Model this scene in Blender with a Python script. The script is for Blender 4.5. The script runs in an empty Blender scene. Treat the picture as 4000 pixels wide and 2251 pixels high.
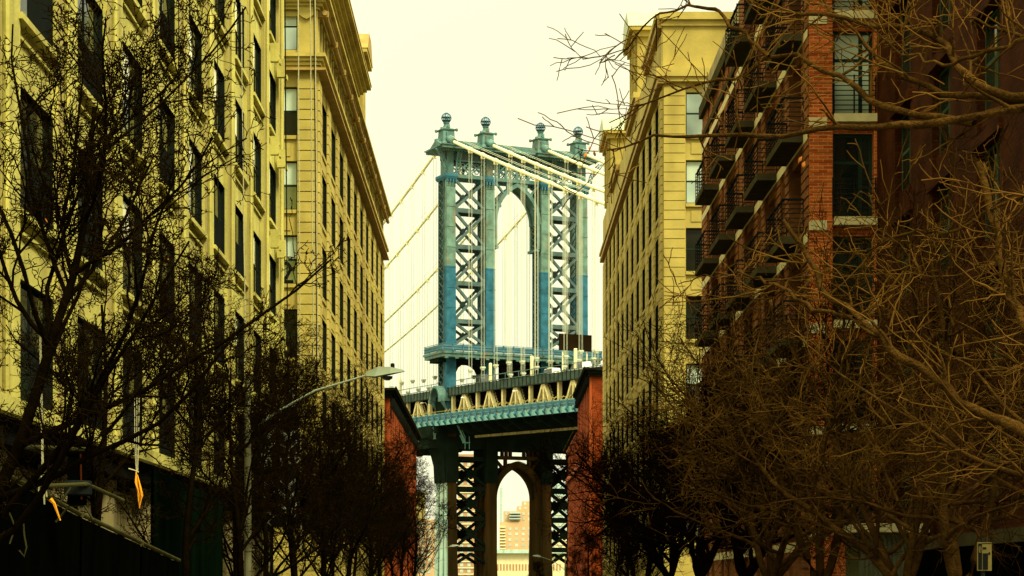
import bpy, math, random
import numpy as np
from mathutils import Vector, Matrix

# ------------------------------------------------------------------ camera, sky, sun, exposure
scene = bpy.context.scene
COL = scene.collection
CAM_H = 1.7
cam_d = bpy.data.cameras.new("camera")
cam_d.sensor_width = 36.0
cam_d.lens = 72.0
cam_d.shift_x = 0.015
cam_d.shift_y = 0.2886
cam_d.clip_start = 0.5
cam_d.clip_end = 9000.0
cam = bpy.data.objects.new("camera", cam_d)
COL.objects.link(cam)
cam.location = (0, 0, CAM_H)
cam.rotation_euler = (math.radians(90), 0, 0)
scene.camera = cam

SUN_DIR = Vector((0.46, -0.50, 0.82)).normalized()
world = bpy.data.worlds.new("World")
scene.world = world
world.use_nodes = True
wn, wl = world.node_tree.nodes, world.node_tree.links
bg = wn["Background"]
sky = wn.new("ShaderNodeTexSky")
sky.sky_type = 'NISHITA'
sky.sun_disc = False
sky.sun_elevation = math.asin(SUN_DIR.z)
sky.sun_rotation = math.atan2(SUN_DIR.x, SUN_DIR.y)
sc_ = wn.new("ShaderNodeVectorMath"); sc_.operation = 'SCALE'
sc_.inputs['Scale'].default_value = 0.10
wl.new(sky.outputs[0], sc_.inputs[0])
# a closed, warm overcast veil with very soft cloud mottling in front of the clear sky
tcw = wn.new("ShaderNodeTexCoord")
nzw = wn.new("ShaderNodeTexNoise"); nzw.inputs['Scale'].default_value = 2.2; nzw.inputs['Detail'].default_value = 5
wl.new(tcw.outputs['Generated'], nzw.inputs['Vector'])
rpw = wn.new("ShaderNodeValToRGB")
rpw.color_ramp.elements[0].position = 0.3; rpw.color_ramp.elements[0].color = (0.62, 0.605, 0.395, 1)
rpw.color_ramp.elements[1].position = 0.7; rpw.color_ramp.elements[1].color = (0.70, 0.69, 0.455, 1)
wl.new(nzw.outputs['Fac'], rpw.inputs['Fac'])
# an overcast sky is two to three times as bright overhead as it is near the horizon
spw = wn.new("ShaderNodeSeparateXYZ"); wl.new(tcw.outputs['Generated'], spw.inputs[0])
zen = wn.new("ShaderNodeMapRange"); zen.inputs['From Min'].default_value = 0.28; zen.inputs['From Max'].default_value = 0.85
zen.inputs['To Min'].default_value = 1.0; zen.inputs['To Max'].default_value = 3.5
wl.new(spw.outputs['Z'], zen.inputs['Value'])
veil = wn.new("ShaderNodeVectorMath"); veil.operation = 'SCALE'
wl.new(rpw.outputs['Color'], veil.inputs[0]); wl.new(zen.outputs['Result'], veil.inputs['Scale'])
mxw = wn.new("ShaderNodeMix"); mxw.data_type = 'RGBA'
mxw.inputs['Factor'].default_value = 0.96
wl.new(sc_.outputs[0], mxw.inputs['A']); wl.new(veil.outputs[0], mxw.inputs['B'])
wl.new(mxw.outputs['Result'], bg.inputs['Color'])
bg.inputs['Strength'].default_value = 1.0

sun_d = bpy.data.lights.new("sun", 'SUN')
sun_d.energy = 2.8
sun_d.angle = math.radians(14)
sun_d.color = (1.0, 0.93, 0.66)
sun = bpy.data.objects.new("sun", sun_d)
COL.objects.link(sun)
sun.location = (60, -80, 120)
sun.rotation_euler = (-SUN_DIR).to_track_quat('-Z', 'Y').to_euler()

vs = scene.view_settings
vs.view_transform = 'Standard'; vs.look = 'None'; vs.exposure = 0.85; vs.gamma = 1.0
scene.cycles.max_bounces = 5
scene.cycles.diffuse_bounces = 3
scene.cycles.glossy_bounces = 3
scene.cycles.volume_bounces = 0

# ------------------------------------------------------------------ materials
U0, V0, FPX = 1940.0, 2280.0, 8000.0
def px(u, v, Y):
    return Vector(((u - U0) * Y / FPX, Y, CAM_H + (V0 - v) * Y / FPX))

def base_nodes(name):
    m = bpy.data.materials.new(name); m.use_nodes = True
    return m, m.node_tree.nodes, m.node_tree.links, m.node_tree.nodes["Principled BSDF"]

def scaled(c, k):
    return tuple(max(0.0, min(1.0, x * k)) for x in c[:3]) + (1,)

def surf(name, col, rough=0.85, var=0.25, scale=0.6, stretch=(1, 1, 1), stain=None, stain_amt=0.0,
         stain_scale=0.5, stain_stretch=(1, 1, 1), bump=0.0, bump_scale=8.0, metallic=0.0, spec=None):
    m, n, l, b = base_nodes(name)
    geo = n.new("ShaderNodeNewGeometry")
    mp = n.new("ShaderNodeMapping"); mp.inputs['Scale'].default_value = stretch
    l.new(geo.outputs['Position'], mp.inputs['Vector'])
    nz = n.new("ShaderNodeTexNoise"); nz.inputs['Scale'].default_value = scale; nz.inputs['Detail'].default_value = 6
    l.new(mp.outputs[0], nz.inputs['Vector'])
    rp = n.new("ShaderNodeValToRGB")
    rp.color_ramp.elements[0].position = 0.28; rp.color_ramp.elements[0].color = scaled(col, 1 - var)
    rp.color_ramp.elements[1].position = 0.72; rp.color_ramp.elements[1].color = scaled(col, 1 + var * 0.7)
    l.new(nz.outputs['Fac'], rp.inputs['Fac'])
    out = rp.outputs['Color']
    if stain is not None:
        mp2 = n.new("ShaderNodeMapping"); mp2.inputs['Scale'].default_value = stain_stretch
        l.new(geo.outputs['Position'], mp2.inputs['Vector'])
        n2 = n.new("ShaderNodeTexNoise"); n2.inputs['Scale'].default_value = stain_scale; n2.inputs['Detail'].default_value = 7
        l.new(mp2.outputs[0], n2.inputs['Vector'])
        r2 = n.new("ShaderNodeValToRGB")
        r2.color_ramp.elements[0].position = 0.5; r2.color_ramp.elements[0].color = (0, 0, 0, 1)
        r2.color_ramp.elements[1].position = 0.72; r2.color_ramp.elements[1].color = (stain_amt,) * 3 + (1,)
        l.new(n2.outputs['Fac'], r2.inputs['Fac'])
        mx = n.new("ShaderNodeMix"); mx.data_type = 'RGBA'
        l.new(r2.outputs['Color'], mx.inputs['Factor'])
        l.new(out, mx.inputs['A']); mx.inputs['B'].default_value = tuple(stain) + (1,)
        out = mx.outputs['Result']
    l.new(out, b.inputs['Base Color'])
    b.inputs['Roughness'].default_value = rough
    b.inputs['Metallic'].default_value = metallic
    # matt, soot-dark and rough things carry next to no sheen; painted steel keeps a little
    b.inputs['Specular IOR Level'].default_value = (0.0 if max(col) < 0.13 or rough > 0.95 else 0.12) if spec is None else spec
    if bump > 0:
        n3 = n.new("ShaderNodeTexNoise"); n3.inputs['Scale'].default_value = bump_scale; n3.inputs['Detail'].default_value = 4
        l.new(geo.outputs['Position'], n3.inputs['Vector'])
        bp = n.new("ShaderNodeBump"); bp.inputs['Strength'].default_value = bump; bp.inputs['Distance'].default_value = 0.05
        l.new(n3.outputs['Fac'], bp.inputs['Height']); l.new(bp.outputs[0], b.inputs['Normal'])
    return m

def brick(name, c1, c2, mortar, bw=0.23, bh=0.075, rough=0.9, msize=0.012, var=0.5):
    m, n, l, b = base_nodes(name)
    geo = n.new("ShaderNodeNewGeometry")
    sp = n.new("ShaderNodeSeparateXYZ"); l.new(geo.outputs['Position'], sp.inputs[0])
    ad = n.new("ShaderNodeMath"); ad.operation = 'ADD'
    l.new(sp.outputs['X'], ad.inputs[0]); l.new(sp.outputs['Y'], ad.inputs[1])
    cb = n.new("ShaderNodeCombineXYZ"); l.new(ad.outputs[0], cb.inputs['X']); l.new(sp.outputs['Z'], cb.inputs['Y'])
    bt = n.new("ShaderNodeTexBrick")
    bt.inputs['Scale'].default_value = 1.0
    bt.inputs['Brick Width'].default_value = bw; bt.inputs['Row Height'].default_value = bh
    bt.inputs['Mortar Size'].default_value = msize; bt.inputs['Mortar Smooth'].default_value = 0.2
    bt.inputs['Color1'].default_value = tuple(c1) + (1,); bt.inputs['Color2'].default_value = tuple(c2) + (1,)
    bt.inputs['Mortar'].default_value = tuple(mortar) + (1,)
    l.new(cb.outputs[0], bt.inputs['Vector'])
    nz = n.new("ShaderNodeTexNoise"); nz.inputs['Scale'].default_value = 0.9; nz.inputs['Detail'].default_value = 8
    l.new(geo.outputs['Position'], nz.inputs['Vector'])
    rp = n.new("ShaderNodeValToRGB")
    rp.color_ramp.elements[0].position = 0.3; rp.color_ramp.elements[0].color = (1 - var,) * 3 + (1,)
    rp.color_ramp.elements[1].position = 0.7; rp.color_ramp.elements[1].color = (1, 1, 1, 1)
    l.new(nz.outputs['Fac'], rp.inputs['Fac'])
    mx = n.new("ShaderNodeMix"); mx.data_type = 'RGBA'; mx.blend_type = 'MULTIPLY'; mx.inputs['Factor'].default_value = 1
    l.new(bt.outputs['Color'], mx.inputs['A']); l.new(rp.outputs['Color'], mx.inputs['B'])
    l.new(mx.outputs['Result'], b.inputs['Base Color'])
    bp = n.new("ShaderNodeBump"); bp.inputs['Strength'].default_value = 0.5; bp.inputs['Distance'].default_value = 0.02; bp.invert = True
    l.new(bt.outputs['Fac'], bp.inputs['Height']); l.new(bp.outputs[0], b.inputs['Normal'])
    b.inputs['Roughness'].default_value = rough
    b.inputs['Specular IOR Level'].default_value = 0.02
    return m

def glass(name, col, rough=0.04, metallic=0.0, ior=1.6):
    m, n, l, b = base_nodes(name)
    geo = n.new("ShaderNodeNewGeometry")
    nz = n.new("ShaderNodeTexNoise"); nz.inputs['Scale'].default_value = 0.35; nz.inputs['Detail'].default_value = 2
    l.new(geo.outputs['Position'], nz.inputs['Vector'])
    rp = n.new("ShaderNodeValToRGB")
    rp.color_ramp.elements[0].position = 0.35; rp.color_ramp.elements[0].color = scaled(col, 0.45)
    rp.color_ramp.elements[1].position = 0.65; rp.color_ramp.elements[1].color = scaled(col, 1.2)
    l.new(nz.outputs['Fac'], rp.inputs['Fac']); l.new(rp.outputs['Color'], b.inputs['Base Color'])
    b.inputs['Roughness'].default_value = rough; b.inputs['Metallic'].default_value = metallic
    b.inputs['IOR'].default_value = ior
    n3 = n.new("ShaderNodeTexNoise"); n3.inputs['Scale'].default_value = 1.1
    l.new(geo.outputs['Position'], n3.inputs['Vector'])
    bp = n.new("ShaderNodeBump"); bp.inputs['Strength'].default_value = 0.015; bp.inputs['Distance'].default_value = 0.05
    l.new(n3.outputs['Fac'], bp.inputs['Height']); l.new(bp.outputs[0], b.inputs['Normal'])
    return m

def tower_paint(name, upper, lower, zsplit, rust=(0.24, 0.13, 0.035), amt=0.75):
    """steel paint, old coat above a real repainting line and a fresh blue coat below it"""
    m, n, l, b = base_nodes(name)
    geo = n.new("ShaderNodeNewGeometry")
    sp = n.new("ShaderNodeSeparateXYZ"); l.new(geo.outputs['Position'], sp.inputs[0])
    gt = n.new("ShaderNodeMath"); gt.operation = 'GREATER_THAN'; gt.inputs[1].default_value = zsplit
    l.new(sp.outputs['Z'], gt.inputs[0])
    mp = n.new("ShaderNodeMapping"); mp.inputs['Scale'].default_value = (1, 1, 0.25)
    l.new(geo.outputs['Position'], mp.inputs['Vector'])
    nz = n.new("ShaderNodeTexNoise"); nz.inputs['Scale'].default_value = 0.7; nz.inputs['Detail'].default_value = 8
    l.new(mp.outputs[0], nz.inputs['Vector'])
    rp = n.new("ShaderNodeValToRGB")
    rp.color_ramp.elements[0].position = 0.53; rp.color_ramp.elements[0].color = (0, 0, 0, 1)
    rp.color_ramp.elements[1].position = 0.75; rp.color_ramp.elements[1].color = (amt,) * 3 + (1,)
    l.new(nz.outputs['Fac'], rp.inputs['Fac'])
    mr = n.new("ShaderNodeMix"); mr.data_type = 'RGBA'
    l.new(rp.outputs['Color'], mr.inputs['Factor'])
    mr.inputs['A'].default_value = tuple(upper) + (1,); mr.inputs['B'].default_value = tuple(rust) + (1,)
    mx = n.new("ShaderNodeMix"); mx.data_type = 'RGBA'
    l.new(gt.outputs[0], mx.inputs['Factor'])
    mx.inputs['A'].default_value = tuple(lower) + (1,); l.new(mr.outputs['Result'], mx.inputs['B'])
    n4 = n.new("ShaderNodeTexNoise"); n4.inputs['Scale'].default_value = 0.8; n4.inputs['Detail'].default_value = 5
    l.new(geo.outputs['Position'], n4.inputs['Vector'])
    r4 = n.new("ShaderNodeValToRGB")
    r4.color_ramp.elements[0].position = 0.3; r4.color_ramp.elements[0].color = (0.5, 0.52, 0.5, 1)
    r4.color_ramp.elements[1].position = 0.7; r4.color_ramp.elements[1].color = (1, 1, 1, 1)
    l.new(n4.outputs['Fac'], r4.inputs['Fac'])
    m4 = n.new("ShaderNodeMix"); m4.data_type = 'RGBA'; m4.blend_type = 'MULTIPLY'; m4.inputs['Factor'].default_value = 1
    l.new(mx.outputs['Result'], m4.inputs['A']); l.new(r4.outputs['Color'], m4.inputs['B'])
    l.new(m4.outputs['Result'], b.inputs['Base Color'])
    b.inputs['Roughness'].default_value = 0.6; b.inputs['Specular IOR Level'].default_value = 0.1
    return m

M = {}
M['concrete'] = surf('concrete', (0.47, 0.42, 0.098), var=0.24, scale=0.9, stain=(0.22, 0.17, 0.04), stain_amt=0.75,
                     stain_scale=1.1, stain_stretch=(1, 1, 0.10), bump=0.25, bump_scale=9)
M['pier_dark'] = surf('darker_concrete', (0.35, 0.28, 0.08), var=0.2, scale=0.7, stretch=(1, 1, 0.2), bump=0.25)
M['concrete_dark'] = surf('grimy_concrete', (0.26, 0.21, 0.08), var=0.3, scale=1.2, stain=(0.05, 0.04, 0.02), stain_amt=0.8, stain_scale=1.2, stain_stretch=(1, 1, 0.3))
M['stone'] = surf('golden_stone', (0.36, 0.285, 0.062), var=0.2, scale=0.8, stain=(0.17, 0.11, 0.02), stain_amt=0.7,
                  stain_scale=0.5, stain_stretch=(1, 1, 0.15), bump=0.2)
M['stone_right'] = surf('buff_stone', (0.37, 0.288, 0.066), var=0.2, scale=0.8, stain=(0.18, 0.13, 0.025), stain_amt=0.7,
                        stain_scale=0.5, stain_stretch=(1, 1, 0.15), bump=0.2)
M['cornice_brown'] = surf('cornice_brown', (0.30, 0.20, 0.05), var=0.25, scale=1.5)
M['flashing'] = surf('pale_metal_flashing', (0.36, 0.39, 0.22), rough=0.5, var=0.12, scale=2, stretch=(1, 1, .3))
M['red_brick'] = brick('red_brick', (0.24, 0.04, 0.009), (0.34, 0.06, 0.012), (0.16, 0.045, 0.014), bw=0.5, bh=0.16, msize=0.02, var=0.6)
M['red_pilaster'] = surf('red_painted_pilaster', (0.30, 0.062, 0.012), var=0.4, scale=1.5, stretch=(1, 1, 0.2))
M['dark_red'] = surf('dull_dark_red', (0.055, 0.012, 0.003), var=0.4, scale=1.5, stretch=(1, 1, .2))
M['orange_brick'] = brick('orange_brick', (0.34, 0.055, 0.008), (0.56, 0.125, 0.02), (0.55, 0.27, 0.09), bw=0.28, bh=0.098, msize=0.010, var=0.5)
M['brown_brick'] = brick('brown_brick', (0.21, 0.075, 0.02), (0.28, 0.10, 0.025), (0.20, 0.10, 0.04), bw=0.26, bh=0.09, msize=0.012, var=0.5)  # browner than the end wall: the street side's shade put into the colour
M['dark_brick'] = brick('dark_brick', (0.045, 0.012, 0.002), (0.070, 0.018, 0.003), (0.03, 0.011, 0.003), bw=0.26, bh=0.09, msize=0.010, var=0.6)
M['limestone'] = surf('limestone', (0.52, 0.44, 0.20), var=0.2, scale=2, stain=(0.2, 0.15, 0.06), stain_amt=0.6, stain_scale=2)
M['slab'] = surf('balcony_slab', (0.05, 0.042, 0.018), var=0.3, scale=2)
M['black_iron'] = surf('black_iron', (0.010, 0.012, 0.010), rough=0.6, var=0.3)
M['frame_green'] = surf('dark_green_frame', (0.012, 0.024, 0.014), rough=0.6, var=0.3)
M['frame_pale_green'] = surf('weathered_green_frame', (0.035, 0.055, 0.028), rough=0.6, var=0.4)
M['frame_black'] = surf('black_frame', (0.010, 0.012, 0.008), rough=0.6, var=0.3)
M['glass'] = glass('window_glass', (0.012, 0.018, 0.010), rough=0.03, ior=1.75)
M['glass_dull'] = glass('dull_glass', (0.012, 0.014, 0.008), rough=0.12, ior=1.4)
M['glass_sky'] = glass('coated_glass', (0.46, 0.55, 0.42), rough=0.05, metallic=0.85)
M['glass_loft'] = glass('loft_glass', (0.012, 0.018, 0.010), rough=0.03, ior=1.16)
M['sky_strip'] = surf('white_sky_reflection', (0.72, 0.70, 0.46), var=0.1, scale=2)
M['glass_pale'] = glass('sky_pale_glass', (0.34, 0.41, 0.27), rough=0.06, ior=1.5)  # pale base colour stands in for sky reflected in the panes
M['blind'] = surf('pale_green_panel', (0.42, 0.50, 0.36), var=0.12, scale=1.5, stretch=(1, 1, .4))
M['teal'] = tower_paint('bridge_teal', (0.105, 0.205, 0.175), (0.105, 0.205, 0.175), -50)
M['teal_light'] = surf('bridge_teal_light', (0.19, 0.43, 0.40), rough=0.6, var=0.15, scale=0.4, stain=(0.25, 0.2, 0.1), stain_amt=0.35, stain_scale=0.6)
M['column_paint'] = tower_paint('column_paint', (0.14, 0.245, 0.19), (0.028, 0.135, 0.195), 64.3)
M['frame_steel'] = tower_paint('bracing_paint', (0.085, 0.14, 0.13), (0.085, 0.14, 0.13), -50, amt=0.4)
M['blue_paint'] = surf('bridge_blue', (0.035, 0.125, 0.165), rough=0.6, var=0.2, scale=0.5)
M['rail_blue'] = surf('railing_blue_green', (0.06, 0.15, 0.18), rough=0.6, var=0.2, scale=0.7)
M['under_steel'] = surf('shaded_underside_steel', (0.009, 0.015, 0.009), rough=0.9, var=0.4, scale=0.4)  # shade under the deck put into a near black colour
M['rust_steel'] = surf('rusty_shaded_steel', (0.045, 0.028, 0.008), rough=0.9, var=0.5, scale=0.5, stretch=(1, 1, .15),
                       stain=(0.11, 0.045, 0.01), stain_amt=0.7, stain_scale=0.5, stain_stretch=(1, 1, .08))  # rust streaks over a dark base that holds the under-deck shade
M['ribs_pale'] = surf('pale_blue_steel', (0.42, 0.60, 0.48), var=0.2, scale=0.6, stretch=(1, 1, .2), stain=(0.24, 0.12, 0.04), stain_amt=0.6, stain_scale=0.5, stain_stretch=(1, 1, .3))
M['cream'] = surf('cream_truss_paint', (0.78, 0.66, 0.30), var=0.2, scale=0.6, stain=(0.4, 0.2, 0.05), stain_amt=0.4, stain_scale=0.9)
M['cream_pole'] = surf('cream_pole_paint', (0.80, 0.74, 0.42), var=0.1, scale=0.6)
M['cable'] = surf('cable_wrap', (0.78, 0.72, 0.40), var=0.12, scale=0.3)
M['hanger'] = surf('hanger_wire', (0.50, 0.52, 0.36), var=0.1)
M['fence_mesh'] = surf('dark_fence_mesh', (0.06, 0.085, 0.065), var=0.4, scale=0.8)
M['fence_post'] = surf('dark_fence_post', (0.02, 0.025, 0.02), var=0.3)
M['yellow_rail'] = surf('yellow_railing', (0.62, 0.47, 0.12), var=0.15)
M['brown_panel'] = surf('brown_panel', (0.013, 0.008, 0.003), var=0.3, scale=0.8)
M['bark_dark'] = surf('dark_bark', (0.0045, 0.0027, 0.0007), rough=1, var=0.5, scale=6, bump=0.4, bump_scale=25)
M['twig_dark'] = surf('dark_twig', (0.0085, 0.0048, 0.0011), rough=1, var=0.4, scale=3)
M['bark_tan'] = surf('tan_bark', (0.058, 0.028, 0.0055), rough=1, var=0.7, scale=4, stain=(0.012, 0.007, 0.002), stain_amt=0.85, stain_scale=16, bump=0.9, bump_scale=38)
M['twig_tan'] = surf('tan_twig', (0.085, 0.041, 0.007), rough=1, var=0.95, scale=2.6)
M['twig_mid'] = surf('umber_twig', (0.0055, 0.0023, 0.0005), rough=1, var=0.5, scale=1.5)
M['twig_olive'] = surf('olive_brown_twig', (0.020, 0.0092, 0.0016), rough=1, var=0.95, scale=2.2)
M['bark_umber'] = surf('umber_bark', (0.032, 0.0155, 0.0032), rough=1, var=0.7, scale=4, bump=0.8, bump_scale=38)
M['dead_leaf'] = surf('dead_leaf', (0.30, 0.10, 0.02), rough=1, var=0.5, scale=3)
M['asphalt'] = surf('asphalt', (0.05, 0.048, 0.042), var=0.3, scale=1.5, bump=0.3)
M['pavement'] = surf('pavement_concrete', (0.22, 0.20, 0.15), var=0.25, scale=1)
M['line_paint'] = surf('road_paint', (0.7, 0.66, 0.5), var=0.2)
M['water'] = surf('river_water', (0.10, 0.13, 0.10), rough=0.15, var=0.3, scale=0.02, bump=0.3, bump_scale=0.3)
M['earth'] = surf('earth', (0.16, 0.14, 0.08), var=0.3, scale=0.1)
M['lamp_grey'] = surf('lamp_grey_green', (0.21, 0.245, 0.15), rough=0.5, var=0.15, scale=2)
M['pole_pale'] = surf('pale_pole', (0.15, 0.145, 0.065), rough=0.6, var=0.25, scale=2)
M['lamp_green'] = surf('lamp_green', (0.06, 0.32, 0.18), rough=0.5, var=0.2)
M['rope_white'] = surf('white_rope', (0.40, 0.37, 0.19), var=0.25, scale=20)
M['rope_black'] = surf('black_rope', (0.012, 0.012, 0.009), var=0.2)
M['rope_orange'] = surf('orange_cord', (0.80, 0.33, 0.015), var=0.3, scale=12)
M['tarp'] = surf('black_netting', (0.0011, 0.0012, 0.0006), rough=1, var=0.4, scale=3, stretch=(1, 1, .2), spec=0.0)
M['tarp_green'] = surf('dark_green_netting', (0.0016, 0.0045, 0.0016), rough=1, var=0.5, scale=2, stretch=(1, 1, .2), spec=0.0)
M['pipe_olive'] = surf('scaffold_pipe', (0.045, 0.041, 0.013), var=0.4, scale=3)
M['far_brick'] = surf('far_brick', (0.50, 0.33, 0.17), var=0.15, scale=0.08)  # distance haze put into the colour: these far materials are paled
M['far_brown'] = surf('far_brown_brick', (0.38, 0.22, 0.11), var=0.15, scale=0.08)
M['far_pale'] = surf('far_pale_band', (0.66, 0.58, 0.32), var=0.1)
M['far_window'] = surf('far_window', (0.42, 0.46, 0.36), var=0.3, scale=0.3)
M['far_glass'] = surf('far_glass_tower', (0.35, 0.46, 0.42), var=0.15, scale=0.05)
M['white'] = surf('white_paint', (0.78, 0.76, 0.62), var=0.08)
M['sign_white'] = surf('sign_white', (0.13, 0.10, 0.025), var=0.2, scale=8)
M['black_paint'] = surf('black_paint', (0.008, 0.008, 0.006), var=0.2)
M['grey_truck'] = surf('grey_truck_paint', (0.13, 0.14, 0.12), var=0.15)
M['banner'] = surf('black_banner', (0.006, 0.006, 0.005), var=0.3)
M['banner_orange'] = surf('banner_orange', (0.45, 0.12, 0.03), var=0.2)
M['banner_cyan'] = surf('banner_cyan', (0.08, 0.22, 0.2), var=0.2)
M['banner_white'] = surf('banner_white', (0.36, 0.37, 0.26), var=0.1)
M['shutter'] = surf('grey_metal_shutter', (0.10, 0.10, 0.05), var=0.3, scale=6, stretch=(1, 1, .1))
M['pale_render'] = surf('pale_yellow_render', (0.52, 0.43, 0.13), var=0.15)

# ------------------------------------------------------------------ mesh helpers
class MB:
    """collects shapes; build() links them as one mesh object"""
    def __init__(self, T=None, flip=False):
        self.v, self.f, self.T, self.flip = [], [], T, flip
    def add(self, vs, fs):
        o = len(self.v)
        if self.T: vs = [self.T(*p) for p in vs]
        self.v += [tuple(p) for p in vs]
        for f in fs:
            g = [i + o for i in f]
            self.f.append(g[::-1] if self.flip else g)
    def box(self, x0, x1, y0, y1, z0, z1):
        vs = [(x0, y0, z0), (x1, y0, z0), (x1, y1, z0), (x0, y1, z0), (x0, y0, z1), (x1, y0, z1), (x1, y1, z1), (x0, y1, z1)]
        self.add(vs, [(0, 3, 2, 1), (4, 5, 6, 7), (0, 1, 5, 4), (1, 2, 6, 5), (2, 3, 7, 6), (3, 0, 4, 7)])
    def frust(self, cx, cy, z0, z1, a0, b0, a1, b1):
        vs = [(cx - a0, cy - b0, z0), (cx + a0, cy - b0, z0), (cx + a0, cy + b0, z0), (cx - a0, cy + b0, z0),
              (cx - a1, cy - b1, z1), (cx + a1, cy - b1, z1), (cx + a1, cy + b1, z1), (cx - a1, cy + b1, z1)]
        self.add(vs, [(0, 3, 2, 1), (4, 5, 6, 7), (0, 1, 5, 4), (1, 2, 6, 5), (2, 3, 7, 6), (3, 0, 4, 7)])
    def prism(self, poly, z0, z1):
        """poly: counter-clockwise (x, y) outline raised from z0 to z1"""
        n = len(poly)
        vs = [(p[0], p[1], z0) for p in poly] + [(p[0], p[1], z1) for p in poly]
        fs = [tuple(range(n))[::-1], tuple(range(n, 2 * n))] + [(i, (i + 1) % n, n + (i + 1) % n, n + i) for i in range(n)]
        self.add(vs, fs)
    def extr_x(self, prof, x0, x1):
        """prof: closed outline in (y, z), run along x"""
        n = len(prof)
        vs = [(x0, p[0], p[1]) for p in prof] + [(x1, p[0], p[1]) for p in prof]
        fs = [tuple(range(n))[::-1], tuple(range(n, 2 * n))] + [(i, (i + 1) % n, n + (i + 1) % n, n + i) for i in range(n)]
        self.add(vs, fs)
    def extr_y(self, prof, y0, y1):
        """prof: closed outline in (x, z), run along y"""
        n = len(prof)
        vs = [(p[0], y0, p[1]) for p in prof] + [(p[0], y1, p[1]) for p in prof]
        fs = [tuple(range(n)), tuple(range(n, 2 * n))[::-1]] + [(i, n + i, n + (i + 1) % n, (i + 1) % n) for i in range(n)]
        self.add(vs, fs)
    def beam(self, p, q, w, h, up=(0, 0, 1)):
        p, q = Vector(p), Vector(q)
        d = (q - p).normalized()
        u = Vector(up)
        if abs(d.dot(u)) > 0.98: u = Vector((0, 1, 0)) if abs(d.y) < 0.9 else Vector((1, 0, 0))
        a = d.cross(u).normalized(); b = a.cross(d).normalized()
        a *= w / 2; b *= h / 2
        vs = [p - a - b, p + a - b, p + a + b, p - a + b, q - a - b, q + a - b, q + a + b, q - a + b]
        self.add([tuple(x) for x in vs], [(0, 1, 2, 3), (7, 6, 5, 4), (4, 5, 1, 0), (5, 6, 2, 1), (6, 7, 3, 2), (7, 4, 0, 3)])
    def tube(self, pts, r, n=6):
        pts = [Vector(p) for p in pts]
        rs = r if isinstance(r, (list, tuple)) else [r] * len(pts)
        vs = []
        for i, p in enumerate(pts):
            d = (pts[min(i + 1, len(pts) - 1)] - pts[max(i - 1, 0)]).normalized()
            u = Vector((0, 0, 1)) if abs(d.z) < 0.9 else Vector((0, 1, 0))
            a = d.cross(u).normalized(); b = a.cross(d).normalized()
            for k in range(n):
                t = 2 * math.pi * k / n
                vs.append(tuple(p + (a * math.cos(t) + b * math.sin(t)) * rs[i]))
        fs = [tuple(range(n))[::-1], tuple(range(len(vs) - n, len(vs)))]
        for i in range(len(pts) - 1):
            for k in range(n):
                fs.append((i * n + k, i * n + (k + 1) % n, (i + 1) * n + (k + 1) % n, (i + 1) * n + k))
        self.add(vs, fs)
    def lathe(self, prof, cx=0, cy=0, n=12):
        """prof: (radius, z) from bottom to top"""
        vs = []
        for r, z in prof:
            for k in range(n):
                t = 2 * math.pi * k / n
                vs.append((cx + r * math.cos(t), cy + r * math.sin(t), z))
        fs = [tuple(range(n))[::-1], tuple(range(len(vs) - n, len(vs)))]
        for i in range(len(prof) - 1):
            for k in range(n):
                fs.append((i * n + k, i * n + (k + 1) % n, (i + 1) * n + (k + 1) % n, (i + 1) * n + k))
        self.add(vs, fs)
    def build(self, name, mat, parent=None, smooth=False):
        off = Vector((0, 0, 0))
        if parent is not None and parent.get('_world'): off = Vector(parent['_world'])
        me = bpy.data.meshes.new(name)
        me.from_pydata([(p[0] - off[0], p[1] - off[1], p[2] - off[2]) for p in self.v], [], self.f)
        mats = mat if isinstance(mat, (list, tuple)) else [mat]
        for k in mats: me.materials.append(k)
        if smooth: me.polygons.foreach_set('use_smooth', [True] * len(me.polygons))
        me.update()
        return link(name, me, parent)

def link(name, me, parent=None):
    o = bpy.data.objects.new(name, me)
    COL.objects.link(o)
    if parent is not None:
        o.parent = parent
        if parent.get('_world'): o['_world'] = parent['_world']
    return o

def thing(name, label, cat, loc=(0, 0, 0), rot=0.0, group=None, local=False):
    """an Empty at the thing's base; parts of an unrotated thing are given in world coordinates"""
    o = bpy.data.objects.new(name, None)
    COL.objects.link(o)
    o.location = loc; o.rotation_euler = (0, 0, rot)
    if not local: o['_world'] = tuple(loc)
    tag(o, label, cat, group)
    return o

def tag(o, label, cat, group=None):
    o['label'] = label; o['category'] = cat
    if group: o['group'] = group
    return o

def structure(o):
    o['kind'] = 'structure'
    return o

def copy_tree(o, parent=None):
    c = o.copy(); COL.objects.link(c)
    if parent is not None: c.parent = parent
    for ch in list(o.children): copy_tree(ch, c)
    return c

# frames for facades: local x runs along the wall, y goes into the building
def left_wall(X, Y0): return (lambda x, y, z: (-X - y, Y0 + x, z)), False
def right_wall(X, Y0): return (lambda x, y, z: (X + y, Y0 + x, z)), True
def front_wall(Yf): return (lambda x, y, z: (x, Yf + y, z)), False
RL, RR, RF = math.radians(90), math.radians(-90), 0.0

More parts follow.
